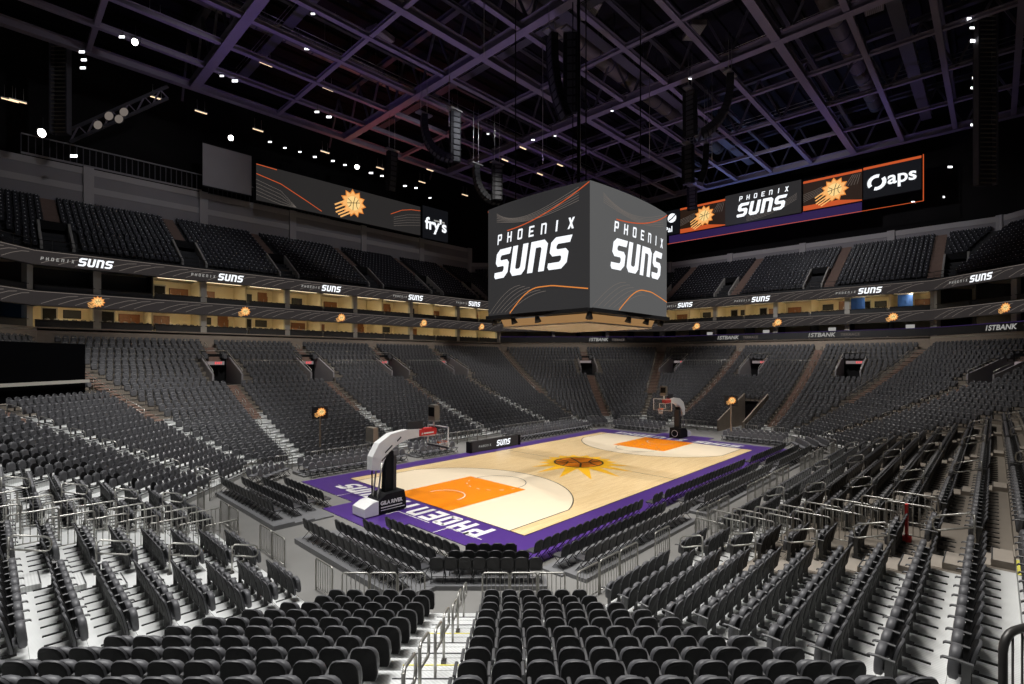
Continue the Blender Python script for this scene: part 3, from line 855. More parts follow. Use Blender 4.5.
    if wt > 28: slab(mb, i, s - .06, s + .05, 26.3, 27.0, 1)
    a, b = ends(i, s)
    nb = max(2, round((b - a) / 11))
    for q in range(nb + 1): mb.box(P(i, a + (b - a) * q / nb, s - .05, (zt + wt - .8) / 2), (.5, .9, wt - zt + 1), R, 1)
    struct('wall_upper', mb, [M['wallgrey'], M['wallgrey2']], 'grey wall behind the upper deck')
    mb = MB(); slab(mb, i, s + 4, s + 4.3, 22, 45, 0)
    struct('wall_backing', mb, [M['roof']], 'dark outer wall under the roof')

# lower portals' exit signs and rails
vq = 0
for n, us in VOM.items():
    i = FI[n]
    for q, u in enumerate(sorted(us)):
        z0, s0, s1, zt0, zt1 = vom(i, u)
        e = thing('exit_sign', 'lit exit sign with red letters in the %s stair opening of the %s stand' % (nth(q + 1), FN[n]), 'exit sign', P(i, u, s1 - .10, z0 + 2.0), ANG[i] + PI / 2, 'stair opening exit signs')
        obj('panel', MB().box((0, 0, 0), (1.9, .08, .36)), M['e_exit'], e)
        if n in ('N', 'NW', 'E'): text('lettering', 'EXIT', .32, M['e_red'], e, (-.42, .05, -.11), (-1, 0, 0), (0, 0, 1), 'CENTER', off=.01)
        t = thing('portal_rail', 'grey tube rails along both sides of the %s stair opening, %s stand' % (nth(q + 1), FN[n]), 'railing', (0, 0, 0), 0, 'stair opening rails')
        for sg in (-1, 1):
            uu = u + sg * (VOMW + .08); mb = MB()
            mb.tube([P(i, uu, s0 + .05, zt0 - .02), P(i, uu, s0 + .05, zt0 + .32), P(i, uu, s1, zt1 + .3), P(i, uu, s1, zt1 - .1)], .03, 6)
            obj('side_rail', mb, M['steel'], t)
        mb = MB().tube([P(i, u - VOMW, s1, zt1 + .3), P(i, u + VOMW, s1, zt1 + .3)], .03, 6); obj('cross_rail', mb, M['steel'], t)

# ------------------------------------------------------------------ basketball court
ct = thing('basketball_court', 'maple basketball court with orange lanes, purple border and sun emblem at centre', 'court')
def sheet(name, polys, z, m, parent=ct, label=None):
    return obj(name, MB().flat(polys, lambda q: Vector((q[0], q[1], z))), m, parent, label)
rect = lambda x0, y0, x1, y1: [(x0, y0), (x1, y0), (x1, y1), (x0, y1)]
mb = MB(); mb.box((0, -.45, .02), (33.6, 19.0, .04)); mb.box((-17.5, 0, .02), (2.0, 5.2, .039)); mb.box((17.5, 0, .02), (2.0, 5.2, .039))
obj('apron', mb, M['purple'], ct, 'purple border around the court')
sheet('hardwood', [rect(-14.325, -7.62, 14.325, 7.62)], .044, M['maple'])
def three(sx, inner=0, ny=40):
    pts = []; r = 7.24 - inner; yy = 6.7 - inner; cx = -14.325 + 1.6
    a0 = math.asin(yy / r); pts.append((-14.325, -yy)); 
    for k in range(ny + 1):
        a = -a0 + 2 * a0 * k / ny; pts.append((cx + r * math.cos(a), r * math.sin(a)))
    pts.append((-14.325, yy))
    return [(x * sx, y) for x, y in pts]
for sx in (1, -1):
    sheet('three_point_area', [three(sx)], .048, M['pale'])
    sheet('three_point_line', ribbonline(three(sx), .06), .052, M['lineblack'])
    sheet('lane', [rect(sx * -14.3, -2.44, sx * -8.535, 2.44)], .053, M['orange'], label='orange free-throw lane')
    ft = [(sx * (-8.535 + 1.83 * math.cos(a)), 1.83 * math.sin(a)) for a in np.linspace(-PI / 2, PI / 2, 24)]
    sheet('free_throw_circle', ribbonline(ft, .05), .054, M['lineblack'])
    fti = [(sx * (-8.535 + 1.83 * math.cos(a)), 1.83 * math.sin(a)) for a in np.linspace(PI / 2, 3 * PI / 2, 24)]
    sheet('free_throw_dashes', [p for q, p in enumerate(ribbonline(fti, .05)) if q % 3 == 0], .056, M['linewhite'])
    rs = [(sx * (-12.73 + 1.22 * math.cos(a)), 1.22 * math.sin(a)) for a in np.linspace(-PI / 2, PI / 2, 20)]
    sheet('restricted_arc', ribbonline(rs, .06), .056, M['linewhite'])
sheet('boundary_line', ribbonline([(-14.3, -7.6), (14.3, -7.6), (14.3, 7.6), (-14.3, 7.6), (-14.3, -7.6)], .06), .050, M['lineblack'])
sheet('centre_line', ribbonline([(0, -7.6), (0, 7.6)], .05), .048, M['lineblack'])
# apron tick marks
sheet('bench_marks', ribbonline([(-16.9, 4.3), (-15.6, 4.3), (-15.6, 6.6)], .05) + ribbonline([(-16.8, -4.4), (-15.9, -4.4), (-15.9, -6.6)], .05) + ribbonline([(-16.8, -.6), (-16.1, -.6), (-16.1, -3.2)], .05), .046, M['linewhite'])
# centre emblem, rays stretched towards the near corner
star = []; NS = 32
for k in range(NS):
    a = 2 * PI * k / NS; dirn = math.cos(a - (PI + YAW))
    lng = 2.9 + 2.5 * max(0, dirn)
    rr = 2.2 if k % 2 else lng
    star.append((rr * math.cos(a), rr * math.sin(a)))
sheet('centre_emblem', [[(0, 0), star[k], star[(k + 1) % NS]] for k in range(NS)], .053, M['yellow'], label='yellow sun rays with an orange ball')
sheet('ball', [circle(0, 0, 1.8, 40)], .057, M['orange'])
c_, s_ = math.cos(YAW - PI / 2), math.sin(YAW - PI / 2)
rot = lambda pts: [(x * c_ - y * s_, x * s_ + y * c_) for x, y in pts]
sheet('ball_seam', ribbonline(circle(0, 0, 1.78, 40) + [circle(0, 0, 1.78, 40)[0]], .13)
      + ribbonline(rot([(-1.75, .3), (-.9, -.1), (0, -.2), (.9, .0), (1.7, .45)]), .14) + ribbonline(rot([(-.4, 1.7), (-.1, .6), (.1, -.5), (-.1, -1.7)]), .14)
      + ribbonline(rot([(-1.3, 1.1), (-.75, .3), (-.95, -.5), (-1.3, -1.15)]), .12) + ribbonline(rot([(1.25, 1.2), (.8, .2), (.9, -.6), (1.2, -1.2)]), .12), .060, M['lineblack'])
# baseline lettering, read along +y with letter tops towards -x
for sx in (1, -1):
    base = frame((sx * -14.62, sx * -6.2, .046), (0, sx * 1, 0), (-sx, 0, 0))
    obj('lettering', MB().flat(put(PHX_B, 7.4 / PHX_BW, 0, 0), base), M['linewhite'], ct)
    obj('lettering', MB().flat(put(SUNS_P, 4.1 / SUNS_W, 8.2, .05), base), M['linewhite'], ct)

# ------------------------------------------------------------------ basketball hoops
def hoop(sx, label):
    t = thing('basketball_hoop', label, 'basketball hoop', (sx * -14.325, 0, .045), 0 if sx > 0 else PI)
    # local: +x towards the court; behind the baseline is -x
    base = MB(); prof = [(-3.6, .06), (-3.6, .42), (-3.2, .62), (-2.9, .66), (-2.4, .95), (-1.35, 1.0), (-1.25, .5), (-1.25, .06)]
    base.prism(prof, lambda q: Vector((q[0], -.55, q[1])), lambda q: Vector((q[0], .55, q[1])))
    b = obj('base', base, M['black'], t)
    pad = MB(); pp = [(-3.62, .05), (-3.62, .45), (-3.2, .66), (-2.85, .70), (-2.85, .05)]
    pad.prism(pp, lambda q: Vector((q[0], -.57, q[1])), lambda q: Vector((q[0], .57, q[1]))); obj('ballast_cover', pad, M['white'], t)
    if sx > 0:
        text('lettering', 'GILA RIVER', .25, M['linewhite'], b, (-2.74, -.565, .48), (1, 0, 0), (0, 0, 1), off=.012)
        obj('lettering', MB().flat([rect(-2.72, .32, -1.5, .37), rect(-2.72, .2, -1.35, .23)], lambda q: Vector((q[0], -.565, q[1]))), M['linewhite'], b)
    else:
        obj('emblem', MB().flat(ribbonline(circle(0, .5, .3, 20) + [circle(0, .5, .3, 20)[0]], .05) , lambda q: Vector((-1.22, q[0], q[1]))), M['linewhite'], b)
    wh = MB()
    for x in (-3.3, -1.6):
        for y in (-.42, .42): wh.tube([(x, y - .05, .08), (x, y + .05, .08)], .08, 10)
    obj('wheel', wh, M['dark'], t)
    m_ = MB(); m_.bar((-2.05, 0, .8), (-1.95, 0, 3.0), .34, .42, (1, 0, 0)); obj('mast', m_, M['black'], t)
    pd = MB(); pd.bar((-1.72, 0, .95), (-1.70, 0, 2.75), .5, .16, (1, 0, 0)); obj('mast_pad', pd, M['dark'], t)
    st = MB()
    for y in (-.22, .22): st.tube([(-2.7, y, .75), (-2.45, y, 2.5)], .045, 8)
    obj('strut', st, M['steel'], t)
    # white curved arm
    pts = [(-2.75, 0, 2.15), (-2.66, 0, 2.72), (-2.35, 0, 3.2), (-1.8, 0, 3.55), (-1.0, 0, 3.72), (0, 0, 3.72), (.95, 0, 3.62)]
    hw = [.30, .36, .38, .34, .26, .20, .15]; wy = [.20, .24, .24, .22, .18, .15, .12]
    L = []
    for q, p in enumerate(pts):
        a = Vector(pts[min(q + 1, 6)]) - Vector(pts[max(q - 1, 0)]); a.normalize(); nrm = Vector((-a.z, 0, a.x))
        L.append([Vector(p) + nrm * hw[q] * k1 + Vector((0, wy[q] * k2, 0)) for k1, k2 in ((-1, -1), (1, -1), (1, 1), (-1, 1))])
    ar = obj('arm', MB().loops(L, False), M['white'], t)
    mk = MB()
    for x0, z0, w in ((-2.5, 2.62, .5), (-2.3, 3.0, .6), (-1.6, 3.5, .35)):
        mk.add([(x0, -.245, z0), (x0 + w * .7, -.245, z0 + w * .55), (x0 + w * .7 + .03, -.245, z0 + w * .55 - .07), (x0 + .03, -.245, z0 - .07)], [(0, 1, 2, 3)])
    obj('marking', mk, M['dark'], ar)
    obj('arm_panel', MB().box((-.35, -.03, 4.05), (1.0, .10, .62)), M['dark'], t)
    rp = obj('arm_cover', MB().box((.42, 0, 3.72), (1.15, .34, .34)).box((.42, 0, 3.9), (1.1, .30, .06)), M['red'], t, 'red padded sleeve')
    obj('marking', MB().flat([[(-.02, 3.63), (.1, 3.63), (.04, 3.74)], rect(.13, 3.64, .8, 3.72)], lambda q: Vector((q[0], -.175, q[1]))), M['linewhite'], rp)
    bb = MB().box((1.22, 0, 3.43), (.03, 1.80, 1.05)); bd = obj('backboard', bb, M['glass'], t)
    fr = MB()
    for y in (-.9, .9): fr.box((1.22, y, 3.43), (.06, .05, 1.11))
    for z in (2.9, 3.96): fr.box((1.22, 0, z), (.06, 1.85, .05))
    obj('frame', fr, M['white'], bd)
    tg = MB()
    for y in (-.29, .29): tg.box((1.245, y, 3.32), (.012, .05, .46))
    for z in (3.1, 3.54): tg.box((1.245, 0, z), (.012, .63, .05))
    obj('target_square', tg, M['linewhite'], bd)
    lp = MB().box((1.2, 0, 2.86), (.10, 1.85, .10)); obj('bottom_pad', lp, M['dark'], bd)
    rm = MB().tube([(1.22 + .15 + .23 + .23 * math.cos(a), .23 * math.sin(a), 3.05) for a in np.linspace(0, 2 * PI, 24, endpoint=False)], .012, 6, True)
    rm.box((1.3, 0, 3.05), (.16, .16, .10)); obj('rim', rm, M['rimorange'], t)
    nt = MB()
    for k in range(12):
        a0 = 2 * PI * k / 12
        for dr in (1, -1):
            nt.tube([(1.6 + (.23 - .02 * j) * math.cos(a0 + dr * j * .13), (.23 - .02 * j) * math.sin(a0 + dr * j * .13), 3.04 - .11 * j) for j in range(5)], .006, 4)
    obj('net', nt, M['net'], t)
    # shot clock on a post above the board
    obj('shot_clock_post', MB().box((.95, 0, 4.1), (.06, .10, .62)).box((.7, 0, 3.85), (.5, .08, .06)), M['white'], t)
    sk = obj('shot_clock', MB().box((.95, 0, 4.72), (.34, .58, .82)), M['duct'], t)
    [obj('screen', MB().box((x_, 0, 4.78), (.02, .5, .5)), M['seat'], sk) for x_ in (1.13, .77)]
    obj('clock_trim', MB().box((.95, 0, 4.28), (.37, .62, .07)).box((.95, 0, 5.15), (.30, .30, .05)), M['steel'], sk)
    return t
hoop(1, 'portable basketball hoop with white curved arm and glass backboard at the near baseline')
hoop(-1, 'portable basketball hoop with white arm at the far end of the court')
# small clock box seen behind the near arm, on a thin stand
t = thing('clock_panel', 'small grey clock panel on a thin post beside the near basket', 'clock', (-15.9, 2.2, 0))
obj('post', MB().tube([(0, 0, .04), (0, 0, 3.2)], .04, 8), M['black'], t); obj('base', MB().tube([(0, 0, .04), (0, 0, .07)], .25, 14), M['black'], t)
pn = obj('panel', MB().box((0, 0, 3.6), (.30, .78, .78)), M['duct'], t); obj('trim', MB().box((0, 0, 3.2), (.33, .82, .06)), M['steel'], pn)

# scorers' LED table
t = thing('scorers_table', 'long LED courtside table board with white lettering beside the far sideline', 'scoring table', (-.2, 8.75, 0))
obj('board', MB().box((0, 0, .48), (5.6, .35, .88)), M['e_rib'], t); obj('end_cap', MB().box((-2.9, 0, .47), (.22, .5, .92)).box((2.9, 0, .47), (.22, .5, .92)), M['black'], t)
f_ = frame((-2.2, -.185, .2), (1, 0, 0), (0, 0, 1))
obj('lettering', MB().flat(put(PHX_P, .13, .2, .16), f_), M['e_grey'], t); obj('lettering', MB().flat(put(SUNS_P, .36, 2.25, .05), f_), M['e_white'], t)

# ------------------------------------------------------------------ folding chairs on the event floor
def make_chair():
    t = link('folding_chair', None)
    ol = outline(.225, .47, .885, .17, .06, 4)
    obj('backrest', MB().loops(panel(ol, lambda x, z: -.20 * (z - .45) - .18 + .5 * x * x, [(.92, -.03), (1, -.018), (1, .018), (.9, .035)])), M['chair'], t)
    st = MB(); so = outline(.215, -.19, .22, .07, .07, 3)
    st.loops([[Vector((x * k, y * k + .03, z)) for x, y in so] for k, z in ((.95, .405), (1, .42), (1, .45), (.9, .47))]); obj('seat', st, M['chair_seat'], t)
    f = MB()
    for x in (-.225, .225): f.tube([(x, -.24, .84), (x, -.16, .47), (x, .23, .02)], .013, 6)
    f.tube([(-.225, .20, .06), (.225, .20, .06)], .010, 6); obj('front_leg_frame', f, M['chair_leg'], t)
    r = MB()
    for x in (-.20, .20): r.tube([(x, .18, .43), (x, -.26, .02)], .013, 6)
    r.tube([(-.2, -.22, .06), (.2, -.22, .06)], .010, 6); obj('rear_leg_frame', r, M['chair_leg'], t)
    return t
CH = make_chair()
ch_n = 0; chair_far = []
def put_chair(x, y, z, rz, label, group):
    global ch_n
    if ch_n == 0:
        CH.location = (x, y, z); CH.rotation_euler = (0, 0, rz); tag(CH, label, 'folding chair', group)
    else:
        dup(CH, (x, y, z), rz, label, 'folding chair', group)
    ch_n += 1
# facing: local +y is forward. west groups face +x -> rz=-90deg ; south groups face +y -> 0
def deckbox(x0, y0, x1, y1, h):
    mb = MB(); mb.box(((x0 + x1) / 2, (y0 + y1) / 2, h / 2 + .001), (x1 - x0, y1 - y0, h)); 
    return mb
RZ_W = -PI / 2
RH = .07
def riser(x0, y0, x1, y1, h, label):
    t = tag(obj('riser_platform', deckbox(x0, y0, x1, y1, h), M['riser']), label, 'platform', 'low floor platforms under the folding chairs')
    return t
PITCHC = .50
def wgroup(y0, y1s, nm, xs):
    for r, x in enumerate(xs):
        n = int((y1s[r][1] - y1s[r][0]) / PITCHC)
        for q in range(n):
            y = y1s[r][1] - (q + .5) * PITCHC
            put_chair(x, y, RH * r + .001 + (.04 if (r == 0 and x > -18.5 and abs(y) < 2.5) else 0), RZ_W, 'black folding chair, %s from the far end in %s row of the %s' % (nth(q + 1), nth(r + 1), nm), 'folding chairs of the ' + nm)
wgroup(0, [(-8.3, -3.2), (-8.4, -3.0), (-8.6, -2.4), (-8.7, -1.5)], 'near-basket block', [-18.25, -19.2, -20.15, -21.1])
wgroup(0, [(2.6, 7.6), (2.2, 8.4), (1.8, 8.8), (1.4, 9.2)], 'beyond-basket block', [-18.25, -19.2, -20.15, -21.1])
for r, x in enumerate([-19.2, -20.15, -21.1]):
    riser(x - .45, -8.9, x + .5, -1.2, RH * (r + 1), '%s-row grey floor platform under chairs beside the near basket' % nth(r + 2))
    riser(x - .45, 1.0, x + .5, 9.4, RH * (r + 1), '%s-row grey floor platform under chairs behind the near basket' % nth(r + 2))
# corner group facing the court diagonally
iSW = FI['SW']
for r, (n, dd, uc) in enumerate(((4, 18.75, .0), (6, 17.95, -.05), (8, 17.15, -.1))):
    for q in range(n):
        u = -4.94 + (-.78) + uc + (q - (n - 1) / 2) * .475
        s = 14.5 - dd
        p = P(iSW, u, s, RH * r + .041 if r == 0 else RH * r + .014)
        put_chair(p.x, p.y, p.z, ANG[iSW] + PI / 2, 'black folding chair, %s along the row of %s in the small corner block' % (nth(q + 1), num(n)), 'folding chairs in the corner block')
for r, (dd, w, uc) in enumerate(((17.95, 3.1, -.05), (17.15, 4.1, -.1))):
    c = P(iSW, -5.72 + uc, 14.5 - dd, 0); mb = MB(); mb.box(c + Vector((0, 0, (RH * (r + 1) + .012) / 2 + .001)), (.78, w, RH * (r + 1) + .012), Matrix.Rotation(ANG[iSW], 3, 'Z'))
    tag(obj('riser_platform', mb, M['riser']), '%s-row platform under the small corner block of folding chairs' % nth(r + 2), 'platform', 'low floor platforms under the folding chairs')
# south groups
for nm, spans in (('near sideline block', [(-16.4, -8.3), (-16.1, -8.0), (-15.9, -7.4)]), ('midcourt sideline block', [(-6.1, 5.4), (-6.1, 5.2), (-5.8, 4.9)]), ('far-end sideline block', [(6.6, 14.6), (6.4, 14.4), (6.2, 14.4)])):
    for r, (x0, x1) in enumerate(spans):
        y = (-9.8, -10.85, -11.75)[r]
        for q in range(int((x1 - x0) / PITCHC)):
            put_chair(x0 + (q + .5) * PITCHC, y, RH * r + (.041 if r == 0 else .001), 0, 'black folding chair, %s from the near end in %s row of the %s' % (nth(q + 1), nth(r + 1), nm), 'folding chairs of the ' + nm)
        if r: riser(x0 - .3, y - .45, x1 + .2, y + .5, RH * r, '%s-row platform under folding chairs of the %s' % (nth(r + 1), nm))
for q in range(2):
    put_chair(-7.15 + q * .5, -9.8, .041, 0, 'black folding chair, %s of the lone pair between two sideline blocks' % nth(q + 1), 'lone pair of folding chairs')
n_near = ch_n
# far sideline and far end: the rest of the chairs as one mass
cf = []
def far_row(xa, ya, xb, yb, z, rz):
    n = int(math.hypot(xb - xa, yb - ya) / .52)
    for q in range(n): cf.append((xa + (xb - xa) * (q + .5) / n, ya + (yb - ya) * (q + .5) / n, z, rz))
for r in range(3):
    y = 9.7 + r * .85; z = RH * r + .041
    far_row(-16, y, -8.5, y, z, PI); far_row(-7.2, y, -3.6, y, z, PI); far_row(3.4, y, 15.5, y, z, PI)
    x = 17.9 + r * .85
    far_row(x, 3.0, x, 8.6, z, PI / 2); far_row(x, -8.9, x, -3.6, z, PI / 2)
    if r < 2: far_row(-18.9 - r * .5, 9.95 + r * .5, -16.6 - r * .5, 11.6 + r * .5, z, PI + math.radians(40))
    far_row(16.4 + r * .6, 10.6 + r * .6, 18.6 + r * .6, 9.4 + r * .6, z, PI - math.radians(35))
    far_row(15.6 + r * .6, -11.2 - r * .6, 18.4 + r * .6, -9.6 - r * .6, z, math.radians(38))
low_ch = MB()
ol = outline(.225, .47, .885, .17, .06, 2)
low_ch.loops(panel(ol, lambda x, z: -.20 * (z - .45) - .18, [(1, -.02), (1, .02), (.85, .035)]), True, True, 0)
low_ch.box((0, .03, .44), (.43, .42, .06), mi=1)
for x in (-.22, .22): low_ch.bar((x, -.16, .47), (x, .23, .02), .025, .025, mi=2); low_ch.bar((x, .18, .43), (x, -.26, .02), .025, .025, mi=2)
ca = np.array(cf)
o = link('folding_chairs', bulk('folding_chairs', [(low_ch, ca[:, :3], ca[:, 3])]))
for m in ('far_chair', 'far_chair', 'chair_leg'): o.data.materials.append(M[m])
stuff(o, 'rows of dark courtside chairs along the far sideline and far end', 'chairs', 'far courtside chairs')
mb = MB()
for r in (1, 2):
    y = 9.7 + r * .85
    for x0, x1 in ((-16.2, -8.4), (-7.3, -3.5), (3.3, 15.7)): mb.box(((x0 + x1) / 2, y, RH * r / 2 + .02), (x1 - x0, .85, RH * r + .04))
    x = 17.9 + r * .85
    for y0, y1 in ((2.9, 8.7), (-9, -3.5)): mb.box((x, (y0 + y1) / 2, RH * r / 2 + .02), (.85, y1 - y0, RH * r + .04))
struct('floor_riser', mb, [M['riser']], 'low platforms under the far courtside chairs')

# ------------------------------------------------------------------ railings
def rpts(x0, x1, z0, z1, r, n=3):
    """open-bottom hoop: up, across, down with rounded top corners"""
    pts = [(x0, z0)]
    for k in range(n + 1):
        a = PI - PI / 2 * k / n; pts.append((x0 + r + r * math.cos(a), z1 - r + r * math.sin(a)))
    for k in range(n + 1):
        a = PI / 2 - PI / 2 * k / n; pts.append((x1 - r + r * math.cos(a), z1 - r + r * math.sin(a)))
    pts.append((x1, z0)); return pts
def make_barrier(w, h, name, nbar, rad=.024):
    t = link(name, None)
    obj('frame', MB().tube([(x, 0, z) for x, z in rpts(-w / 2, w / 2, 0, h, .09)], rad, 8).tube([(-w / 2, 0, .12), (w / 2, 0, .12)], rad * .7, 6), M['steel'], t)
    b = MB()
    for k in range(nbar):
        x = -w / 2 + w * (k + 1) / (nbar + 1); b.tube([(x, 0, .12), (x, 0, h)], .013, 5)
    obj('baluster', b, M['steel'], t)
    return t
BAR = make_barrier(1.16, 1.08, 'railing_panel', 6, .03); bar_used = False
BAR2 = make_barrier(.82, 1.08, 'railing_panel', 5, .026); bar2_used = False
FNL = {'N': 'far sideline', 'E': 'far end', 'NE': 'far corner', 'NW': 'left far corner', 'W': 'baseline stand', 'SW': 'near corner block', 'S': 'sideline stand', 'SE': 'right far corner'}
def put_bar(loc, rz, label, group, small=False):
    global bar_used, bar2_used
    if small:
        if not bar2_used: BAR2.location = loc; BAR2.rotation_euler = (0, 0, rz); tag(BAR2, label, 'railing', group); bar2_used = True
        else: dup(BAR2, loc, rz, label, 'railing', group)
        return
    if not bar_used: BAR.location = loc; BAR.rotation_euler = (0, 0, rz); tag(BAR, label, 'railing', group); bar_used = True
    else: dup(BAR, loc, rz, label, 'railing', group)
for i, (n, a, d) in enumerate(FAC):
    s = -1.12; u0, u1 = ends(i, s); u = u0 + (.45 if n == 'SW' else .62); q = 0
    pitch = .87 if n == 'SW' else 1.24
    while u < u1 - .5:
        p = P(i, u, s, 0); dd, px, py = project(p.x, p.y, .5)
        q += 1
        if -60 < px < 1090 and not any(abs(u - x) < (.95 if n == 'SW' else 1.05) for x in AISLE[n]) and not (n in RAILPAIR and abs(u - RAILPAIR[n]) < 1.1) and not (n in TUNNEL and abs(u - TUNNEL[n]) < 1.6):
            put_bar(p, ANG[i] + PI / 2, 'grey tube railing panel, %s along the front of the %s' % (nth(q), FNL[n]), 'front railing panels', n == 'SW')
        u += pitch
# railed walkways inside W and S stands
for n, uc in RAILPAIR.items():
    i = FI[n]
    for sg in (-1, 1):
        for k in range(0, 8):
            p = P(i, uc + sg * (1.12 if n == 'W' else .78), TREAD * k + .15, zrow(k))
            dd, px, py = project(p.x, p.y, p.z + .5)
            if dd > 1 and -40 < px < 1064:
                put_bar(p, ANG[i], 'grey railing panel, %s side of the walkway, row %s of the %s' % ('near' if (sg > 0) == (n == 'W') else 'far', num(k + 1), FNL[n]), 'walkway railing panels')
# aisle handrails: one post with a loop reaching downhill
def make_handrail(L, drop):
    t = link('aisle_handrail', None)
    # local +y = downhill
    obj('post', MB().tube([(0, 0, 0), (0, 0, .93)], .028, 8), M['steel'], t)
    obj('base_plate', MB().box((0, 0, .03), (.10, .12, .06)), M['dsteel'], t)
    pts = [(0, 0, .80), (0, .02, .90), (0, .09, .95)]
    pts += [(0, L - .12, .95 - drop * (L - .12) / L), (0, L - .03, .91 - drop), (0, L, .82 - drop), (0, L, .68 - drop), (0, L - .04, .60 - drop), (0, L - .12, .57 - drop + .02), (0, .02, .60)]
    obj('loop', MB().tube(pts, .026, 8), M['steel'], t)
    return t
HR = make_handrail(.82, .22); hr_used = False
def put_hr(loc, rz, label):
    global hr_used
    if not hr_used: HR.location = loc; HR.rotation_euler = (0, 0, rz); tag(HR, label, 'handrail', 'aisle handrails'); hr_used = True
    else: dup(HR, loc, rz, label, 'handrail', 'aisle handrails')
for i, (n, a, d) in enumerate(FAC):
    for ai, u in enumerate(AISLE[n]):
        ks = [.5 + 1.5 * j for j in range(0, 8)] if n == 'SW' else [1.0 + 2 * j for j in range(0, 12)]
        for j, k in enumerate(ks):
            kk = int(math.floor(k + .3)); 
            if kk >= NR - 1: continue
            if u in VOM.get(n, []) and VOM_K[0] - 1 <= kk <= VOM_K[1] + 1: continue
            uu = u + (.14 if n == 'SW' else (.45 if n in ('N', 'NW', 'S') else -.45))
            z = zrow(kk)
            p = P(i, uu, TREAD * kk - .10 + (k - kk) * .5, z)
            dd, px, py = project(p.x, p.y, p.z)
            if dd < 1.5 or px < -30 or px > 1060 or py > 760: continue
            put_hr(p, ANG[i] + PI / 2, 'steel loop handrail, %s up the %s aisle of the %s' % (nth(j + 1), nth(ai + 1), FNL[n]))
# long rails beside the mitre stairs
for i in range(8):
    n = FAC[i][0]; j = (i + 1) % 8
    if n not in ('NE', 'N', 'E', 'NW', 'SE'): continue
    t = thing('stair_rail', 'long double tube rail beside the brown stairs between %s and %s' % (FNL[n], FNL[FAC[j][0]]), 'railing', (0, 0, 0), 0, 'stair rails')
    dirn = isect(i, j, 10) - isect(i, j, 0); dirn.normalize(); side = Vector((-dirn.y, dirn.x, 0)) * .6
    top = MB(); pos = MB()
    ptsA = []
    for k in range(10, NR - 1, 2):
        p = isect(i, j, TREAD * k - .2) + side; z = zrow(k); ptsA.append(p + Vector((0, 0, z + .95)))
        obj('post', MB().tube([p + Vector((0, 0, z)), p + Vector((0, 0, z + .95))], .022, 6), M['steel'], t)
    top.tube(ptsA, .024, 6); obj('handrail', top, M['steel'], t)
    obj('lower_rail', MB().tube([p - Vector((0, 0, .35)) for p in ptsA], .018, 6), M['steel'], t)
# row rails in the middle of the far stands (accessible platforms)
for n, spans in (('N', [(7.6, 13.2), (-2.0, 4.2), (-11.4, -5.6)]), ('E', [(3, 10.5), (-8, -1)]), ('NE', [(-12, -8.4), (-4.8, -1.2)])):
    i = FI[n]
    for q, (a, b) in enumerate(spans):
        k = 19; z = zrow(k); s = TREAD * k - .55
        t = thing('platform_rail', 'light grey rail with upright bars across the upper rows, %s span of the %s' % (nth(q + 1), FNL[n]), 'railing', (0, 0, 0), 0, 'platform rails')
        m1 = MB(); m1.tube([P(i, a, s, z + 1.0), P(i, b, s, z + 1.0)], .03, 6); m1.tube([P(i, a, s, z + .15), P(i, b, s, z + .15)], .025, 6); obj('handrail', m1, M['steel'], t)
        m2 = MB()
        for u in np.arange(a, b + .01, .35): m2.tube([P(i, u, s, z), P(i, u, s, z + 1.0)], .012, 5)
        obj('baluster', m2, M['steel'], t)
# dark tube rail in the near right corner
c = at(1003, 634, 5.55)
t = thing('guard_rail', 'dark painted guard rail with upright bars at the near right edge', 'railing', (c.x, c.y, zrow(11)), 0)
h = 5.55 - zrow(11)
dv = Vector((.9, -.45, 0)).normalized()
obj('frame', MB().tube([dv * x + Vector((0, 0, z)) for x, z in rpts(0, 1.5, 0, h, .14, 4)], .03, 10), M['dsteel'], t)
b = MB()
for k in range(1, 12): b.tube([dv * (1.5 * k / 12) + Vector((0, 0, .05)), dv * (1.5 * k / 12) + Vector((0, 0, h))], .009, 6)
obj('baluster', b, M['dsteel'], t)

# red upright panel on the sideline aisle
i = FI['S']; p = P(i, -11.0, TREAD * 7 + .1, zrow(7))
t = thing('red_panel', 'narrow red upright panel at the end of a sideline seat row', 'panel', p, ANG[i])
obj('board', MB().box((0, 0, .62), (.07, .24, 1.0)), M['red'], t); obj('foot', MB().box((0, 0, .06), (.22, .32, .12)), M['red'], t)
# lit sun plates standing in the lower stands
for q, (px, py, z) in enumerate(((320, 414, 3.2), (731, 402, 3.4))):
    c = at(px, py, z + .5)
    t = thing('sun_plate', 'small glowing orange sun emblem plate at the %s' % ('far sideline stair wall' if q == 0 else 'far end tunnel wall'), 'sign', (c.x, c.y, 0))
    d = Vector((CAM[0] - c.x, CAM[1] - c.y, 0)).normalized(); r = Vector((-d.y, d.x, 0))
    obj('post', MB().bar((0, 0, zrow(4)), (0, 0, z + .3), .10, .10), M['concrete'], t)
    pl = obj('plate', MB().bar(r * -.55 + Vector((0, 0, z + .6)), r * .55 + Vector((0, 0, z + .6)), .06, .9), M['dark'], t)
    emblem(t, frame(Vector((0, 0, z + .6)) + d * .05, r, (0, 0, 1)), d, .17, 0.1, 0.05)

# dark draped block and platform with chairs in the far left corner
i = FI['NW']
t = thing('black_drape', 'tall black draped block above the left corner rows', 'drape')
k = 15; s = TREAD * k
R = Matrix.Rotation(ANG[i], 3, 'Z')
mb = MB(); ua, ub = ends(i, s)
mb.box(P(i, ua + 6.2, s + 3.6, zrow(15) + 1.6), (6.0, 9.5, 4.6), R); obj('cloth', mb, M['drape'], t)
obj('rail_cap', MB().box(P(i, ua + 6.2, s + .35, zrow(15) + 1.15), (.12, 9.5, .22), R), M['suitecol'], t, 'pale cap rail')

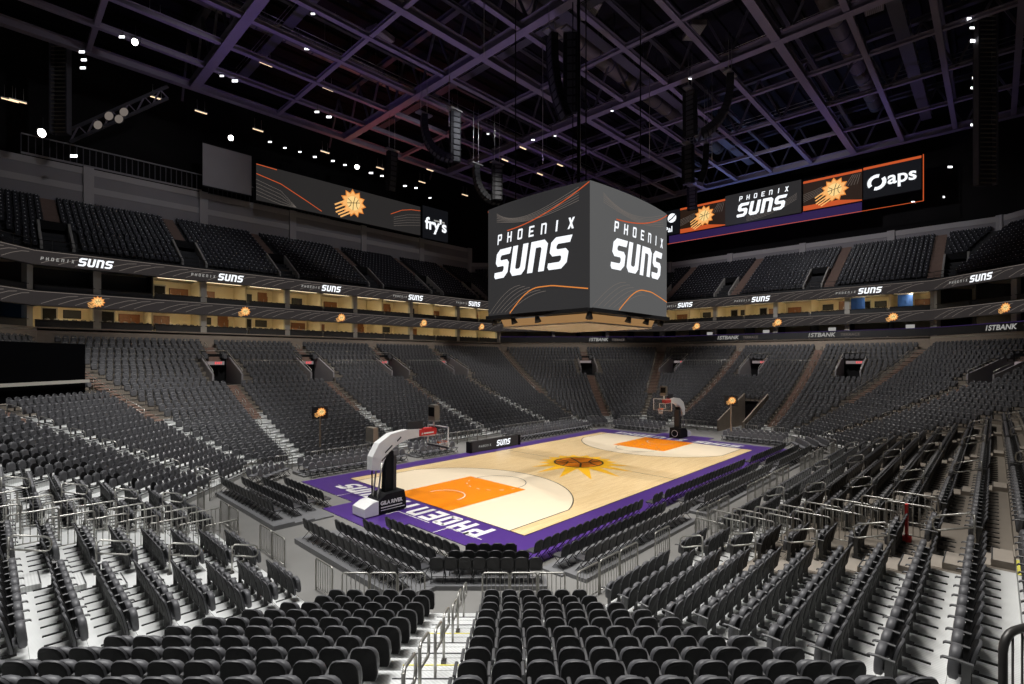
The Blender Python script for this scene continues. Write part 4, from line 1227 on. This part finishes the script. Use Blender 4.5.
# ------------------------------------------------------------------ central scoreboard
AX, BY = 4.98, 4.5; ZB, ZT = 10.85, 18.65
sb = thing('scoreboard', 'four-sided hanging video scoreboard showing large white team lettering above the court', 'scoreboard')
def bulge(p0, p1, z0, z1, e, n=14):
    p0, p1 = Vector(p0), Vector(p1); d = p1 - p0; nrm = Vector((d.y, -d.x, 0)).normalized(); L = d.length
    def f(q):
        t_ = q[0] / L; return p0 + d * t_ + nrm * (e * 4 * t_ * (1 - t_) + .0) + Vector((0, 0, z0 + q[1]))
    return f, L, nrm
def face(p0, p1, m, bright):
    f, L, nrm = bulge(p0, p1, ZB, ZT, .35)
    H = ZT - ZB; mb = MB(); n = 14
    vs = [f((L * k / n, 0)) for k in range(n + 1)] + [f((L * k / n, H)) for k in range(n + 1)]
    mb.add(vs, [(k, k + 1, n + 2 + k, n + 1 + k) for k in range(n)], True)
    pn = obj('display', mb, m, sb)
    g = lambda e: (lambda q: f(q) + nrm * e)
    lockup(pn, g(.05), L * (.085 if abs(p0.x - p1.x if hasattr(p0, 'x') else p0[0] - p1[0]) < 1 else .185), H * .335, 1.45)
    w = MB()
    for j in range(6): w.flat(ribbonline([(L * (.12 + .80 * q), H - .15 - .17 * j - (1.15 - .10 * j) * math.sin(PI * (.05 + .9 * q) ** (.75 + .05 * j))) for q in np.linspace(0, 1, 22)], .03), g(.04))
    for j in range(6): w.flat(ribbonline([(L * (.02 + .05 * j) + k * .28, .15 + 1.75 * (1 - j * .07) * math.sin(min(k * .13, PI / 2))) for k in range(13) if L * (.02 + .05 * j) + k * .28 < L], .03), g(.04))
    obj('wave_lines', w, M['e_line'], pn)
    w = MB()
    w.flat(ribbonline([(L * .28 + x, .05 + 1.55 * math.sin(min(x / (L * .30), 1) * PI / 2) - max(0, x - L * .42) * .16) for x in np.linspace(0, L * .71, 22)], .07), g(.05)); obj('orange_wave', w, M['e_orange'], pn)
    w = MB(); w.flat(ribbonline([(L * .25 + x, H - 1.95 + 1.85 * (x / (L * .75)) ** 2.0) for x in np.linspace(0, L * .75, 20)], .07), g(.05)); obj('red_wave', w, M['e_redorange'], pn)
# faces listed so that the text reads left to right from outside
face((-AX, BY, 0), (-AX, -BY, 0), M['e_scr_l'], .04); face((-AX, -BY, 0), (AX, -BY, 0), M['e_scr_r'], .1)
face((AX, -BY, 0), (AX, BY, 0), M['e_scr_l'], .04); face((AX, BY, 0), (-AX, BY, 0), M['e_scr_r'], .1)
mb = MB(); mb.box((0, 0, ZT - .3), (2 * AX - .2, 2 * BY - .2, .5)); mb.box((0, 0, (ZB + ZT) / 2), (2 * AX - .3, 2 * BY - .3, ZT - ZB - .8)); obj('core', mb, M['black'], sb)
mb = MB()
cor = [(-AX, -BY), (AX, -BY), (AX, BY), (-AX, BY)]
for q in range(4): mb.bar((*cor[q], ZB - .12), (*cor[(q + 1) % 4], ZB - .12), .5, .25)
obj('lower_rim', mb, M['black'], sb)
mb = MB(); k = .86
L1 = [Vector((x * k, y * k, ZB - .25)) for x, y in cor]; L2 = [Vector((x * k * .96, y * k * .96, ZB - .75)) for x, y in cor]
mb.loops([L1, L2], False); ur = obj('underside_ring', mb, M['e_under'], sb, 'glowing orange underside ring')
mb = MB(); mb.box((0, 0, ZB - .80), (2 * AX * .84, 2 * BY * .84, .1)); obj('underside_panel', mb, M['ceilingtile'], sb)
for q, (x, y) in enumerate([(-AX * .98, -BY * .98), (AX * .95, -BY * .95), (-AX * .95, BY * .95), (-AX * .95, 0), (0, -BY * .95), (-AX * .95, BY * .5), (AX * .5, -BY * .95)]):
    fx = obj('speaker_pod', MB().tube([(x, y, ZB - .25), (x * .97, y * .97, ZB - .62)], [.14, .24], 10), M['dark'], sb)
cb = MB()
for x, y in cor: cb.tube([(x * .7, y * .7, ZT), (x * .7, y * .7, 38)], .04, 6)
cb.tube([(0, 0, ZT), (0, 0, 38)], .12, 8)
obj('hanging_cable', cb, M['black'], sb)

# ------------------------------------------------------------------ large LED boards
def board(name, label, i, s, ub, ue, z0, z1, m, border=False):
    """rectangular board on facet i, from u=ub (left seen from court) to ue; returns thing, frame fn, length, inward"""
    t = thing(name, label, 'led board'); L = abs(ub - ue); right = -TAN[i]; inw = -NRM[i]
    R = Matrix.Rotation(ANG[i], 3, 'Z')
    obj('housing', MB().box(P(i, (ub + ue) / 2, s + .3, (z0 + z1) / 2), (.5, L + .05, z1 - z0 + .1), R), M['black'], t)
    sc_ = obj('screen', MB().box(P(i, (ub + ue) / 2, s + .02, (z0 + z1) / 2), (.06, L, z1 - z0), R), m, t)
    fn = frame(P(i, ub, s - .03, z0), right, (0, 0, 1))
    return t, (lambda q: fn(q)), L, inw, z1 - z0
iN, iE = FI['N'], FI['E']
sN = 47 - 14.1
t, fn, L, inw, H = board('hanging_video_board', 'very long dark video board with an orange sun emblem above the far sideline', iN, sN, 6.2, -19.7, 28.45, 33.2, M['e_scr'])
emblem(t, fn, inw, 1.05, L * .53, H * .55)
w = MB(); w.flat(ribbonline([(0, H * .72), (L * .12, H * .6), (L * .25, H * .3), (L * .34, H * .08)], .10), fn); w.flat(ribbonline([(L * .78, H * .50), (L * .86, H * .72), (L * .93, H * .82), (L, H * .86)], .10), fn); w.flat(ribbonline([(0, H * .985), (L * .1, H * .97)], .1), fn); obj('orange_wave', w, M['e_redorange'], t)
w = MB()
for j in range(1, 6): w.flat(ribbonline([(L * .80, H * (.48 - .07 * j)), (L * .9, H * (.70 - .09 * j)), (L, H * (.8 - .09 * j))], .04), fn); w.flat(ribbonline([(0, H * (.66 - .1 * j)), (L * .12, H * (.5 - .1 * j) if .5 - .1 * j > .02 else H * .02), (L * .2, H * .03)], .04), fn)
obj('wave_lines', w, M['e_line'], t)
t, fn, L, inw, H = board('hanging_sign_board', 'black square board with white grocery lettering beside the long video board', iN, sN, -20.2, -25.6, 28.2, 33.6, M['e_navy'])
text('lettering', "fry's", 2.75, M['e_white'], t, fn((.5, 1.65)) + inw * .03, -TAN[iN], (0, 0, 1), off=.08)
obj('small_lettering', MB().flat([rect(2.3, 3.15, 4.6, 3.4)], lambda q: fn(q) + inw * .03), M['e_grey'], t)
# blank grey panel left of the video board
tag_ = thing('blank_screen', 'blank grey hanging screen left of the long video board', 'screen')
c0, c1 = P(iN, 12.2, sN + .6, 0), P(iN, 6.6, sN + .6, 0)
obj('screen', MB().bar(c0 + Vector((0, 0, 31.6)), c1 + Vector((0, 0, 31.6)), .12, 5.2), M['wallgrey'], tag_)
obj('frame', MB().bar(c0 + Vector((0, 0, 34.25)), c1 + Vector((0, 0, 34.25)), .25, .15).bar(c0 + Vector((0, 0, 28.95)), c1 + Vector((0, 0, 28.95)), .25, .15), M['black'], tag_)

sE = 58 - 23.97
Z0, Z1 = 31.0, 35.5
t, fn, L, inw, H = board('hanging_sign_board', 'dark board with a round white mark above white lettering, beside the scoreboard', iE, sE, 25.0, 19.6, Z0, Z1, M['e_navy'])
obj('round_mark', MB().flat([circle(L * .72, H * .68, .85, 24)], lambda q: fn(q) + inw * .03), M['e_white'], t)
obj('mark_stripe', MB().flat(ribbonline([(L * .72 - .6, H * .68 - .4), (L * .72, H * .68 - .1), (L * .72 + .7, H * .68 + .5)], .22), lambda q: fn(q) + inw * .05), M['e_navy'], t)
text('lettering', 'PayPal', 1.45, M['e_white'], t, fn((.35, .55)) + inw * .03, -TAN[iE], (0, 0, 1), off=.03)
def sunboard(label, ub, ue):
    t, fn, L, inw, H = board('hanging_video_board', label, iE, sE, ub, ue, Z0 - .1, Z1, M['e_brown'])
    emblem(t, fn, inw, .92, L * .55, H * .52)
    w = MB(); w.flat([rect(0, H - .35, L, H)], lambda q: fn(q) + inw * .01); w.flat([[(0, 0), (L, 0), (L, .15), (L * .6, .75), (0, .75)]], lambda q: fn(q) + inw * .01); obj('orange_edge', w, M['e_redorange'], t)
    w = MB()
    for j in range(5): w.flat(ribbonline([(L * (.72 + .05 * j), H * .55), (L * (.85 + .03 * j), H * .88)], .05), lambda q: fn(q) + inw * .012); w.flat(ribbonline([(0, H * (.3 + .06 * j)), (L * .2, H * (.42 + .05 * j)), (L * .34, H * (.5 + .05 * j))], .05), lambda q: fn(q) + inw * .012)
    obj('wave_lines', w, M['e_line'], t)
sunboard('video board with a sun emblem beside the round white mark board', 19.5, 11.3)
t, fn, L, inw, H = board('hanging_video_board', 'grey video board with large white team lettering on the far end', iE, sE - .4, 11.2, -.5, Z0 - .3, Z1 + .3, M['e_scr'])
lockup(t, lambda q: fn(q) + inw * .03, L * .16, H * .2, 1.62)
w = MB()
for j in range(5): w.flat(ribbonline([(L * .3 + k * L * .05, .2 + j * .22 + .012 * k * k) for k in range(14)], .045), lambda q: fn(q) + inw * .02)
obj('wave_lines', w, M['e_line'], t)
sunboard('video board with a sun emblem between the lettered board and the utility board', -.7, -8.35)
t, fn, L, inw, H = board('hanging_sign_board', 'dark board with a white swirl and white lowercase lettering on the far end', iE, sE, -8.5, -15.1, Z0, Z1 + .1, M['e_navy'])
obj('orange_edge', MB().flat([rect(0, H - .35, L, H)], lambda q: fn(q) + inw * .01), M['e_redorange'], t)
sw = [];
for a0 in (0, PI):
    sw += ribbonline([(1.6 + .9 * math.cos(a), H * .46 + .9 * math.sin(a)) for a in np.linspace(a0 + 1.25, a0 + 3.75, 14)], .48)
obj('swirl_mark', MB().flat(sw, lambda q: fn(q) + inw * .03), M['e_white'], t)
text('lettering', 'aps', 2.5, M['e_white'], t, fn((2.85, 1.55)) + inw * .03, -TAN[iE], (0, 0, 1), off=.05)
# purple fascia under the end boards
t = thing('hanging_fascia_panel', 'purple lit curved fascia below the far end boards', 'panel')
obj('panel', MB().bar(P(iE, 22, sE + .7, 30.2), P(iE, -8.2, sE + .7, 30.2), .2, 1.5), M['e_purple'], t)
obj('edge_line', MB().bar(P(iE, 22, sE, 29.35), P(iE, -15.3, sE, 29.35), .1, .06).bar(P(iE, -15.3, sE, 29.35), P(iE, -15.3, sE, 35.7), .1, .06), M['e_redorange'], t)

# ------------------------------------------------------------------ roof
ZR = 38.0
XB = [57.2, 48.2, 39.0, 30.2, 21.3, 12.4, 3.5, -5.6, -14.6, -23.6]
YB = [-29.5, -24, -18.6, -13.1, -7.5, -2.0, 3.6, 9.0, 14.5, 20, 25.4, 31, 36.4, 41.7]
def ibeam(a, b, w, h):
    mb = MB(); a, b = Vector(a), Vector(b); up = Vector((0, 0, h / 2 - .04))
    mb.bar(a + up, b + up, w, .08); mb.bar(a - up, b - up, w, .08); mb.bar(a, b, w * .25, h - .1); return mb
for q, y in enumerate(YB):
    big = y in (-7.5, 14.5, 41.7)
    struct('ceiling_beam', ibeam((-40, y, ZR), (57.5, y, ZR), .75 if big else .5, .8 if big else .5), M['beam'], 'roof beam running along the court')
for q, x in enumerate(XB):
    big = x in (57.2, 21.3, 3.5, -14.6)
    struct('ceiling_beam', ibeam((x, -36, ZR + .03), (x, 42, ZR + .03), .9 if big else .42, .9 if big else .42), M['beam'], 'roof beam running across the court')
# upper chord and diagonals
for x in (57.2, 39.0, 21.3, 3.5, -14.6):
    mb = ibeam((x, -36, ZR + 6.2), (x, 42, ZR + 6.2), .6, .6)
    y = -36
    while y < 42:
        mb.bar((x, y, ZR), (x, y + 2.75, ZR + 6), .22, .22, (1, 0, 0)); mb.bar((x, y + 2.75, ZR + 6), (x, y + 5.5, ZR), .22, .22, (1, 0, 0)); y += 5.5
    struct('ceiling_truss', mb, M['beam2'], 'upper chord and braces of a roof truss')
for y in (-18.6, -7.5, 3.6, 14.5, 25.4, 36.4):
    mb = ibeam((-40, y, ZR + 3.2), (57, y, ZR + 3.2), .4, .4)
    struct('ceiling_purlin', mb, M['beam2'], 'dark purlin above the grid')
mb = MB(); mb.box((9, 3, ZR + 8.5), (130, 120, .3))
for y in np.arange(-50, 60, 2.4): mb.box((9, y, ZR + 8.2), (130, .25, .35))
struct('ceiling', mb, M['roof'], 'dark ribbed roof deck')
# catwalks with thin rails
for q, (y, nm) in enumerate(((-15.8, 'nearest the sideline stand'), (6.4, 'over the centre of the court'), (28.2, 'towards the far sideline'))):
    t = thing('catwalk', 'dark steel catwalk under the roof ' + nm, 'catwalk', (0, 0, 0), 0, 'roof catwalks')
    obj('walkway', MB().box((9, y, ZR + 1.6), (94, 1.1, .08)), M['beam2'], t)
    mb = MB()
    for dy in (-.55, .55):
        for dz in (.5, 1.0): mb.tube([(-38, y + dy, ZR + 1.6 + dz), (56, y + dy, ZR + 1.6 + dz)], .03, 5)
    obj('handrail', mb, M['steel'], t)
    mb = MB()
    for x in np.arange(-36, 56, 3): mb.tube([(x, y - .55, ZR + 1.6), (x, y - .55, ZR + 2.6)], .03, 5); mb.tube([(x, y + .55, ZR + 1.6), (x, y + .55, ZR + 2.6)], .03, 5); mb.tube([(x, y, ZR + 1.6), (x, y, ZR + 6)], .03, 5)
    obj('hanger', mb, M['beam2'], t)
for q, x in enumerate((-10, 8, 26, 44)):
    t = thing('catwalk', 'cross catwalk under the roof, %s from the near end' % nth(q + 1), 'catwalk', (0, 0, 0), 0, 'roof cross catwalks')
    obj('walkway', MB().box((x, 3, ZR + 2.4), (1.0, 76, .08)), M['beam2'], t)
    mb = MB()
    for dx in (-.5, .5): mb.tube([(x + dx, -35, ZR + 3.4), (x + dx, 41, ZR + 3.4)], .03, 5); mb.tube([(x + dx, -35, ZR + 2.9), (x + dx, 41, ZR + 2.9)], .025, 5)
    obj('handrail', mb, M['steel'], t)
# ducts
for q, (y, r, z, lab) in enumerate(((-10.3, .8, ZR + 5.2, 'near the sideline stand'), (11.7, .9, ZR + 5.6, 'over the court'), (33.6, .8, ZR + 5.2, 'towards the far sideline'))):
    t = thing('air_duct', 'long round galvanised air duct under the roof ' + lab, 'duct')
    obj('tube', MB().tube([(-38, y, z), (56 if y < 20 else 42, y, z)], r, 16), M['duct'], t)
    mb = MB()
    for x in np.arange(-35, 56 if y < 20 else 42, 3.0): mb.tube([(x, y, z), (x + .15, y, z)], r + .05, 16)
    obj('flange', mb, M['beam2'], t)
for q, (x, y) in enumerate(((-6, 14.4), (-2, 24), (10, 6), (14, -10), (20, 0), (4, -11.2), (28, -14), (0, 2))):
    t = thing('hanging_air_diffuser', 'pale slatted air diffuser box hanging in the roof, %s in the row' % nth(q + 1), 'air diffuser', (x, y, ZR + 3.6), random.uniform(0, 1.5), 'roof air diffusers')
    obj('box', MB().box((0, 0, 0), (2.6, 1.5, .5)), M['duct'], t)
    mb = MB()
    for k in range(9): mb.box((0, -.6 + k * .15, -.28), (2.4, .05, .06))
    obj('slat', mb, M['suitecol'], t)

# rigging pipes
for q, (x, y, z0) in enumerate(((6.5, 9, 22.5), (10.5, 7.5, 22.5), (-4, 6, 27), (18, 4, 25), (22, -1, 24), (1.5, 17, 27))):
    t = tag(obj('hanging_cable', MB().tube([(x, y, z0 + 4), (x, y, ZR)], .035, 5), M['steel']), 'thin steel rigging cable from the roof grid, %s from the near corner' % nth(q + 1), 'cable', 'rigging cables')

# line array speakers
def line_array(px, py_top, py_bot, z_top, n, curve, label, wid=1.25, sweep=0):
    top = at(px, py_top, z_top); d = FPX * (z_top - CAM[2]) / (HZ - py_top); zb = CAM[2] + d * (HZ - py_bot) / FPX
    t = thing('line_array_speaker', label, 'speaker', (top.x, top.y, zb), 0, 'hanging line array speakers')
    yaw = math.atan2(-top.y, -top.x); f = Vector((math.cos(yaw), math.sin(yaw), 0))
    if sweep: f = Vector((-SY * sweep - CY * .35, CY * sweep - SY * .35, 0)).normalized()
    r = Vector((-f.y, f.x, 0))
    h = (z_top - zb) / n; p = Vector((0, 0, z_top - zb)); 
    for k in range(n):
        a = curve * (k / n) ** 1.6
        dn = Vector((0, 0, -1)) * math.cos(a) - f * math.sin(a); fw = f * math.cos(a) - Vector((0, 0, 1)) * math.sin(a)
        c = p + dn * h * .5
        R = Matrix((r, fw, -dn)).transposed()
        cb = obj('cabinet', MB().box(c, (wid, .62, h * .93), R), M['black'], t)
        obj('grille', MB().box(c + fw * .32, (wid * .44, .03, h * .8), R).box(c + fw * .33 + r * .3, (wid * .28, .03, h * .7), R), M['dark'], cb)
        p = p + dn * h
    obj('rigging_frame', MB().box((0, 0, z_top - zb + .2), (wid + .5, .7, .14)).tube([(.4, 0, z_top - zb), (.4, 0, ZR - zb)], .03, 5).tube([(-.4, 0, z_top - zb), (-.4, 0, ZR - zb)], .03, 5), M['steel'], t)
line_array(552, 36, 118, 35.5, 12, .55, 'tall curved line array speaker hanging in front of the roof braces above the scoreboard', sweep=1)
line_array(570, 34, 112, 37.5, 10, .1, 'straight black speaker column beside the tall curved line array')
line_array(424, 116, 172, 33.5, 14, 1.9, 'strongly curved black line array with its tail swept back, over the far sideline', sweep=1)
line_array(455, 112, 162, 36.5, 9, .05, 'straight black speaker column beside the swept line array')
line_array(476, 166, 214, 31, 12, 1.9, 'small curved black line array just left of the scoreboard', sweep=1)
line_array(497, 165, 200, 31, 8, .05, 'short straight speaker column just left of the scoreboard')
line_array(392, 152, 190, 33.0, 8, .35, 'small line array with pale grilles above the long video board')
line_array(690, 92, 136, 34, 9, .05, 'straight black speaker column right of the scoreboard, upper of two')
line_array(730, 76, 140, 34, 14, 1.3, 'curved black line array right of the scoreboard', sweep=-1)
line_array(688, 146, 184, 31.5, 8, .05, 'straight black speaker column right of the scoreboard, lower of two')
line_array(706, 146, 184, 31.5, 9, .5, 'lower curved black speaker column above the far end boards', sweep=-1)
line_array(692, 188, 210, 31, 6, .2, 'smallest speaker cluster hanging just above the end boards')

# railing on top of the far sideline wall, and a lighting bridge over it
for q, (xa, xb, y, z0, z1, lb) in enumerate(((-28, -11.5, 50.6, 29.1, 31.2, 'left of the hanging grey screen'), (-10.5, 6, 51.4, 29.1, 31.4, 'behind the hanging grey screen'))):
    t = thing('wall_rail', 'dark barred maintenance railing on top of the upper wall, ' + lb, 'railing', (0, 0, 0), 0, 'wall top railings')
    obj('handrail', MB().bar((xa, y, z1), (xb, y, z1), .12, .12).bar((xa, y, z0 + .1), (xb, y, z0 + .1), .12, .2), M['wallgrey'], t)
    mb = MB()
    for x in np.arange(xa, xb, .55): mb.bar((x, y, z0), (x, y, z1), .08, .08)
    obj('baluster', mb, M['beam2'], t)
t = thing('hanging_lighting_bridge', 'dark sloping lattice bridge beside the slatted tower above the far left stand', 'bridge')
a_, b_ = at(70, 142, 30.5), at(168, 98, 36.5); mb = MB(); up = Vector((0, 0, 1.3))
for w_ in (0, 1): mb.bar(a_ + up * w_, b_ + up * w_, .25, .25)
obj('chord', mb, M['beam2'], t); mb = MB()
for k in range(12): mb.bar(a_.lerp(b_, k / 12) + up * (k % 2), a_.lerp(b_, (k + 1) / 12) + up * ((k + 1) % 2), .12, .12)
obj('lattice', mb, M['beam'], t)

# lamps
def fixture(kind, px, py, z, label, grp, size=1.0):
    p = at(px, py, z)
    t = thing(kind, label, 'light', p, YAW - PI / 2, grp)
    return t
flood = [(42, 133, 30.0, 1.2), (231, 138, 36.0, 1.0), (357, 167, 36.5, 1.0), (135, 42, 37.5, .9)]
lab = ['bright flood lamp at the left edge beside the slatted tower', 'bright flood lamp above the blank grey screen', 'bright flood lamp above the long video board', 'bright flood lamp near the upper left roof edge']
for (px, py, z, s), lb in zip(flood, lab):
    t = fixture('hanging_flood_lamp', px, py, z, lb, 'bright flood lamps')
    obj('housing', MB().tube([(0, .35, .15), (0, 0, 0)], [.22 * s, .38 * s], 14), M['black'], t)
    obj('lens', MB().tube([(0, -.01, 0), (0, -.04, -.01)], .33 * s, 14), M['e_flood'], t)
    obj('bracket', MB().tube([(-.5 * s, .1, 0), (-.5 * s, .1, .6), (.5 * s, .1, .6), (.5 * s, .1, 0)], .03, 5).tube([(0, .1, .6), (0, .1, 1.6)], .03, 5), M['dark'], t)
small = [(98, 28, 38, .6), (122, 37, 37.6, .5), (333, 161, 36.5, .5), (345, 165, 36.5, .45), (371, 173, 36.5, .6), (382, 176, 36.5, .5), (405, 186, 36, .55), (416, 188, 36, .5), (430, 198, 35, .45), (315, 157, 36.5, .5), (300, 152, 36.5, .4), (285, 148, 36.5, .4), (270, 142, 36.5, .45),
         (970, 19, 38, .55), (972, 28, 37.5, .4), (974, 41, 37.5, .7), (975, 78, 36, .55), (973, 88, 35.5, .5), (973, 125, 33, .55), (977, 132, 33.5, .45), (945, 197, 31, .6), (913, 202, 31, .5), (950, 167, 34, .6), (488, 134, 36.5, .3), (555, 136, 36, .3), (533, 140, 36, .4), (313, 14, 39, .35), (335, 21, 38.5, .35), (307, 49, 38, .45), (690, 79, 37.5, .3), (612, 111, 37, .3), (82, 52, 36, .5), (84, 60, 35.6, .5), (83, 68, 35.2, .5), (74, 156, 28.5, .7), (317, 112, 37.2, .5), (329, 117, 37, .6), (235, 81, 37.5, .6), (222, 76, 37.5, .4)]
for q, (px, py, z, s) in enumerate(small):
    t = fixture('spotlight', px, py, z, 'small white roof spotlight, %s counted along the rig' % nth(q + 1), 'small roof spotlights')
    obj('housing', MB().tube([(0, .3, .1), (0, 0, 0)], [.14, .2], 10), M['black'], t)
    obj('lens', MB().box((0, -.02, 0), (s, .04, s * .42)), M['e_lamp'], t)
    obj('yoke', MB().tube([(0, .12, 0), (0, .12, .9)], .025, 5), M['dark'], t)
strips = [(155, 18, 39), (18, 101, 34), (157, 98, 37), (201, 112, 37.4), (266, 64, 38.6), (328, 89, 38.6), (258, 130, 37.4), (325, 152, 37.2), (380, 168, 37), (422, 182, 36.6), (465, 195, 36), (523, 148, 37.5), (505, 160, 37.2), (540, 174, 36.8), (10, 100, 34), (560, 165, 37), (430, 170, 37.4)]
for q, (px, py, z) in enumerate(strips):
    t = fixture('strip_light', px, py, z, 'warm white strip light under the roof grid, %s counted from the first' % nth(q + 1), 'roof strip lights')
    obj('housing', MB().box((0, 0, .06), (1.3, .2, .12)), M['white'], t, None); obj('lamp', MB().box((0, 0, -.03), (1.25, .16, .06)), M['e_strip'], t)
    obj('hanger', MB().tube([(.4, 0, .1), (.4, 0, 1.4)], .02, 5).tube([(-.4, 0, .1), (-.4, 0, 1.4)], .02, 5), M['steel'], t)
    t.rotation_euler = (0, 0, 0)
# globe lamps by the tower
for q, (px, py) in enumerate(((98, 125), (109, 116), (119, 119), (124, 112))):
    p = at(px, py, 31 + q * .4)
    t = thing('hanging_round_lamp', 'dim round warm lamp beside the slatted tower, %s of four' % nth(q + 1), 'light', p, YAW - PI / 2, 'round warm lamps')
    obj('face', MB().tube([(0, -.02, 0), (0, .0, 0)], .42, 16), M['e_line'], t); obj('rim', MB().tube([(0, .0, 0), (0, .3, 0)], [.46, .3], 16), M['dark'], t)
# slatted tower at the left and right
for q, (px, z0, z1, dist) in enumerate(((60, 31.0, 40.5, 52), (986, 24, 40, 47))):
    l = (px - 512) / FPX * dist
    x, y = CAM[0] + dist * CY + l * SY, CAM[1] + dist * SY - l * CY
    t = thing('slatted_tower', 'tall slatted steel tower rising into the roof at the %s' % ('left' if q == 0 else 'right'), 'tower', (x, y, z0), YAW - PI / 2)
    hgt = z1 - z0
    obj('frame', MB().box((-.85, 0, hgt / 2), (.16, .5, hgt)).box((.85, 0, hgt / 2), (.16, .5, hgt)).box((0, .4, hgt / 2), (1.7, .05, hgt)), M['beam2'], t)
    mb = MB()
    for k in range(int(hgt / .42)): mb.box((0, 0, .2 + k * .42), (1.6, .40, .08), Matrix.Rotation(.5, 3, 'X'))
    obj('slat', mb, M['duct'], t)

# ------------------------------------------------------------------ light
def spot(x, y, z, tx, ty, tz, e, size, col=(1, .97, .94), blend=.6, rad=.6):
    L = bpy.data.lights.new('spot_lamp', 'SPOT'); L.energy = e; L.spot_size = math.radians(size); L.spot_blend = blend; L.color = col; L.shadow_soft_size = rad
    o_ = bpy.data.objects.new('spot_lamp', L); COL.objects.link(o_); o_.location = (x, y, z)
    o_.rotation_euler = (Vector((tx, ty, tz)) - Vector((x, y, z))).to_track_quat('-Z', 'Y').to_euler()
    return o_
K = 1.0
for x, y in ((-14, 13), (14, 13), (0, 17), (-14, -13), (14, -13), (0, -17)):
    spot(x, y, 36, x * .55, y * .15, 0, 21000 * K, 46)
# near left stand and corner: strong white
spot(-28, -2, 37, -28, -5, 1, 40000 * K, 60, (1, .99, .97), .7, 4.0)
spot(-27, -12, 37, -27, -12, 1, 14000 * K, 60, (1, .99, .97), .8, 4.0)
spot(-19, -8, 37, -24, -14, 1, 24000 * K, 50, (1, .99, .97), .8, 4.0)
spot(-14, -16, 37, -15, -20, 3, 20000 * K, 44, (1, .97, .93), .9, 4.0)
spot(-22, 12, 37, -27, 20, 3, 48000 * K, 58, (1, .99, .97), .8, 3.0)
# far sideline and far end stands
spot(-12, 16, 36, -12, 24, 3, 20000 * K, 66); spot(8, 16, 36, 8, 24, 3, 18000 * K, 66); spot(22, 12, 36, 26, 20, 3, 16000 * K, 66)
spot(26, -4, 36, 34, -6, 3, 24000 * K, 72)
spot(-6, -13, 37, -9, -18, 2, 16000 * K, 60, (1, .95, .88), .8, 1.5); spot(10, -13, 37, 14, -18, 3, 17000 * K, 66, (1, .95, .88), .8, 1.5)
# upper decks, faint
spot(10, 18, 36, 4, 46, 23, 2600 * K, 84, (.9, .92, 1)); spot(30, 0, 36, 57, -2, 21, 9000 * K, 84, (.95, .95, 1)); spot(-14, 20, 36, -22, 46, 23, 2400 * K, 84, (.9, .92, 1))
# purple wash on the roof steel
for x, y, e, col in ((0, 12, 2700, (.55, .40, 1)), (26, 4, 3000, (.62, .46, .95)), (-14, 26, 3000, (.38, .22, 1)), (44, -10, 3200, (.42, .34, 1)), (24, 26, 2300, (.5, .28, 1)), (8, -8, 2000, (.78, .62, .85))):
    spot(x, y, 20, x + 4, y + 2, 40, e, 110, col, 1.0, .4)
spot(52, 10, 24, 54, 6, 40, 5200, 90, (.3, .45, 1)); spot(8, 36, 24, 8, 36, 40, 2200, 90, (1, .2, .15))

W = bpy.data.worlds.new('hall_dark'); S.world = W; W.use_nodes = True
W.node_tree.nodes['Background'].inputs[0].default_value = (.8, .85, 1, 1); W.node_tree.nodes['Background'].inputs[1].default_value = .012

cd = bpy.data.cameras.new('camera'); cam = bpy.data.objects.new('camera', cd); COL.objects.link(cam)
cam.location = CAM; cam.rotation_euler = (PI / 2, 0, YAW - PI / 2)
cd.sensor_width = 36; cd.lens = FPX / 1024 * 36; cd.shift_y = (HZ - 342) / 1024; cd.clip_start = .1; cd.clip_end = 400
S.camera = cam
S.view_settings.view_transform = 'Standard'; S.view_settings.look = 'None'; S.view_settings.exposure = 0; S.view_settings.gamma = 1; S.view_settings.use_curve_mapping = False
try: S.cycles.use_denoising = True
except Exception: pass
print('counts', len(seats), 'rest', len(rest), 'upper', int(ku.sum()), 'chairs', ch_n, 'far chairs', len(cf))
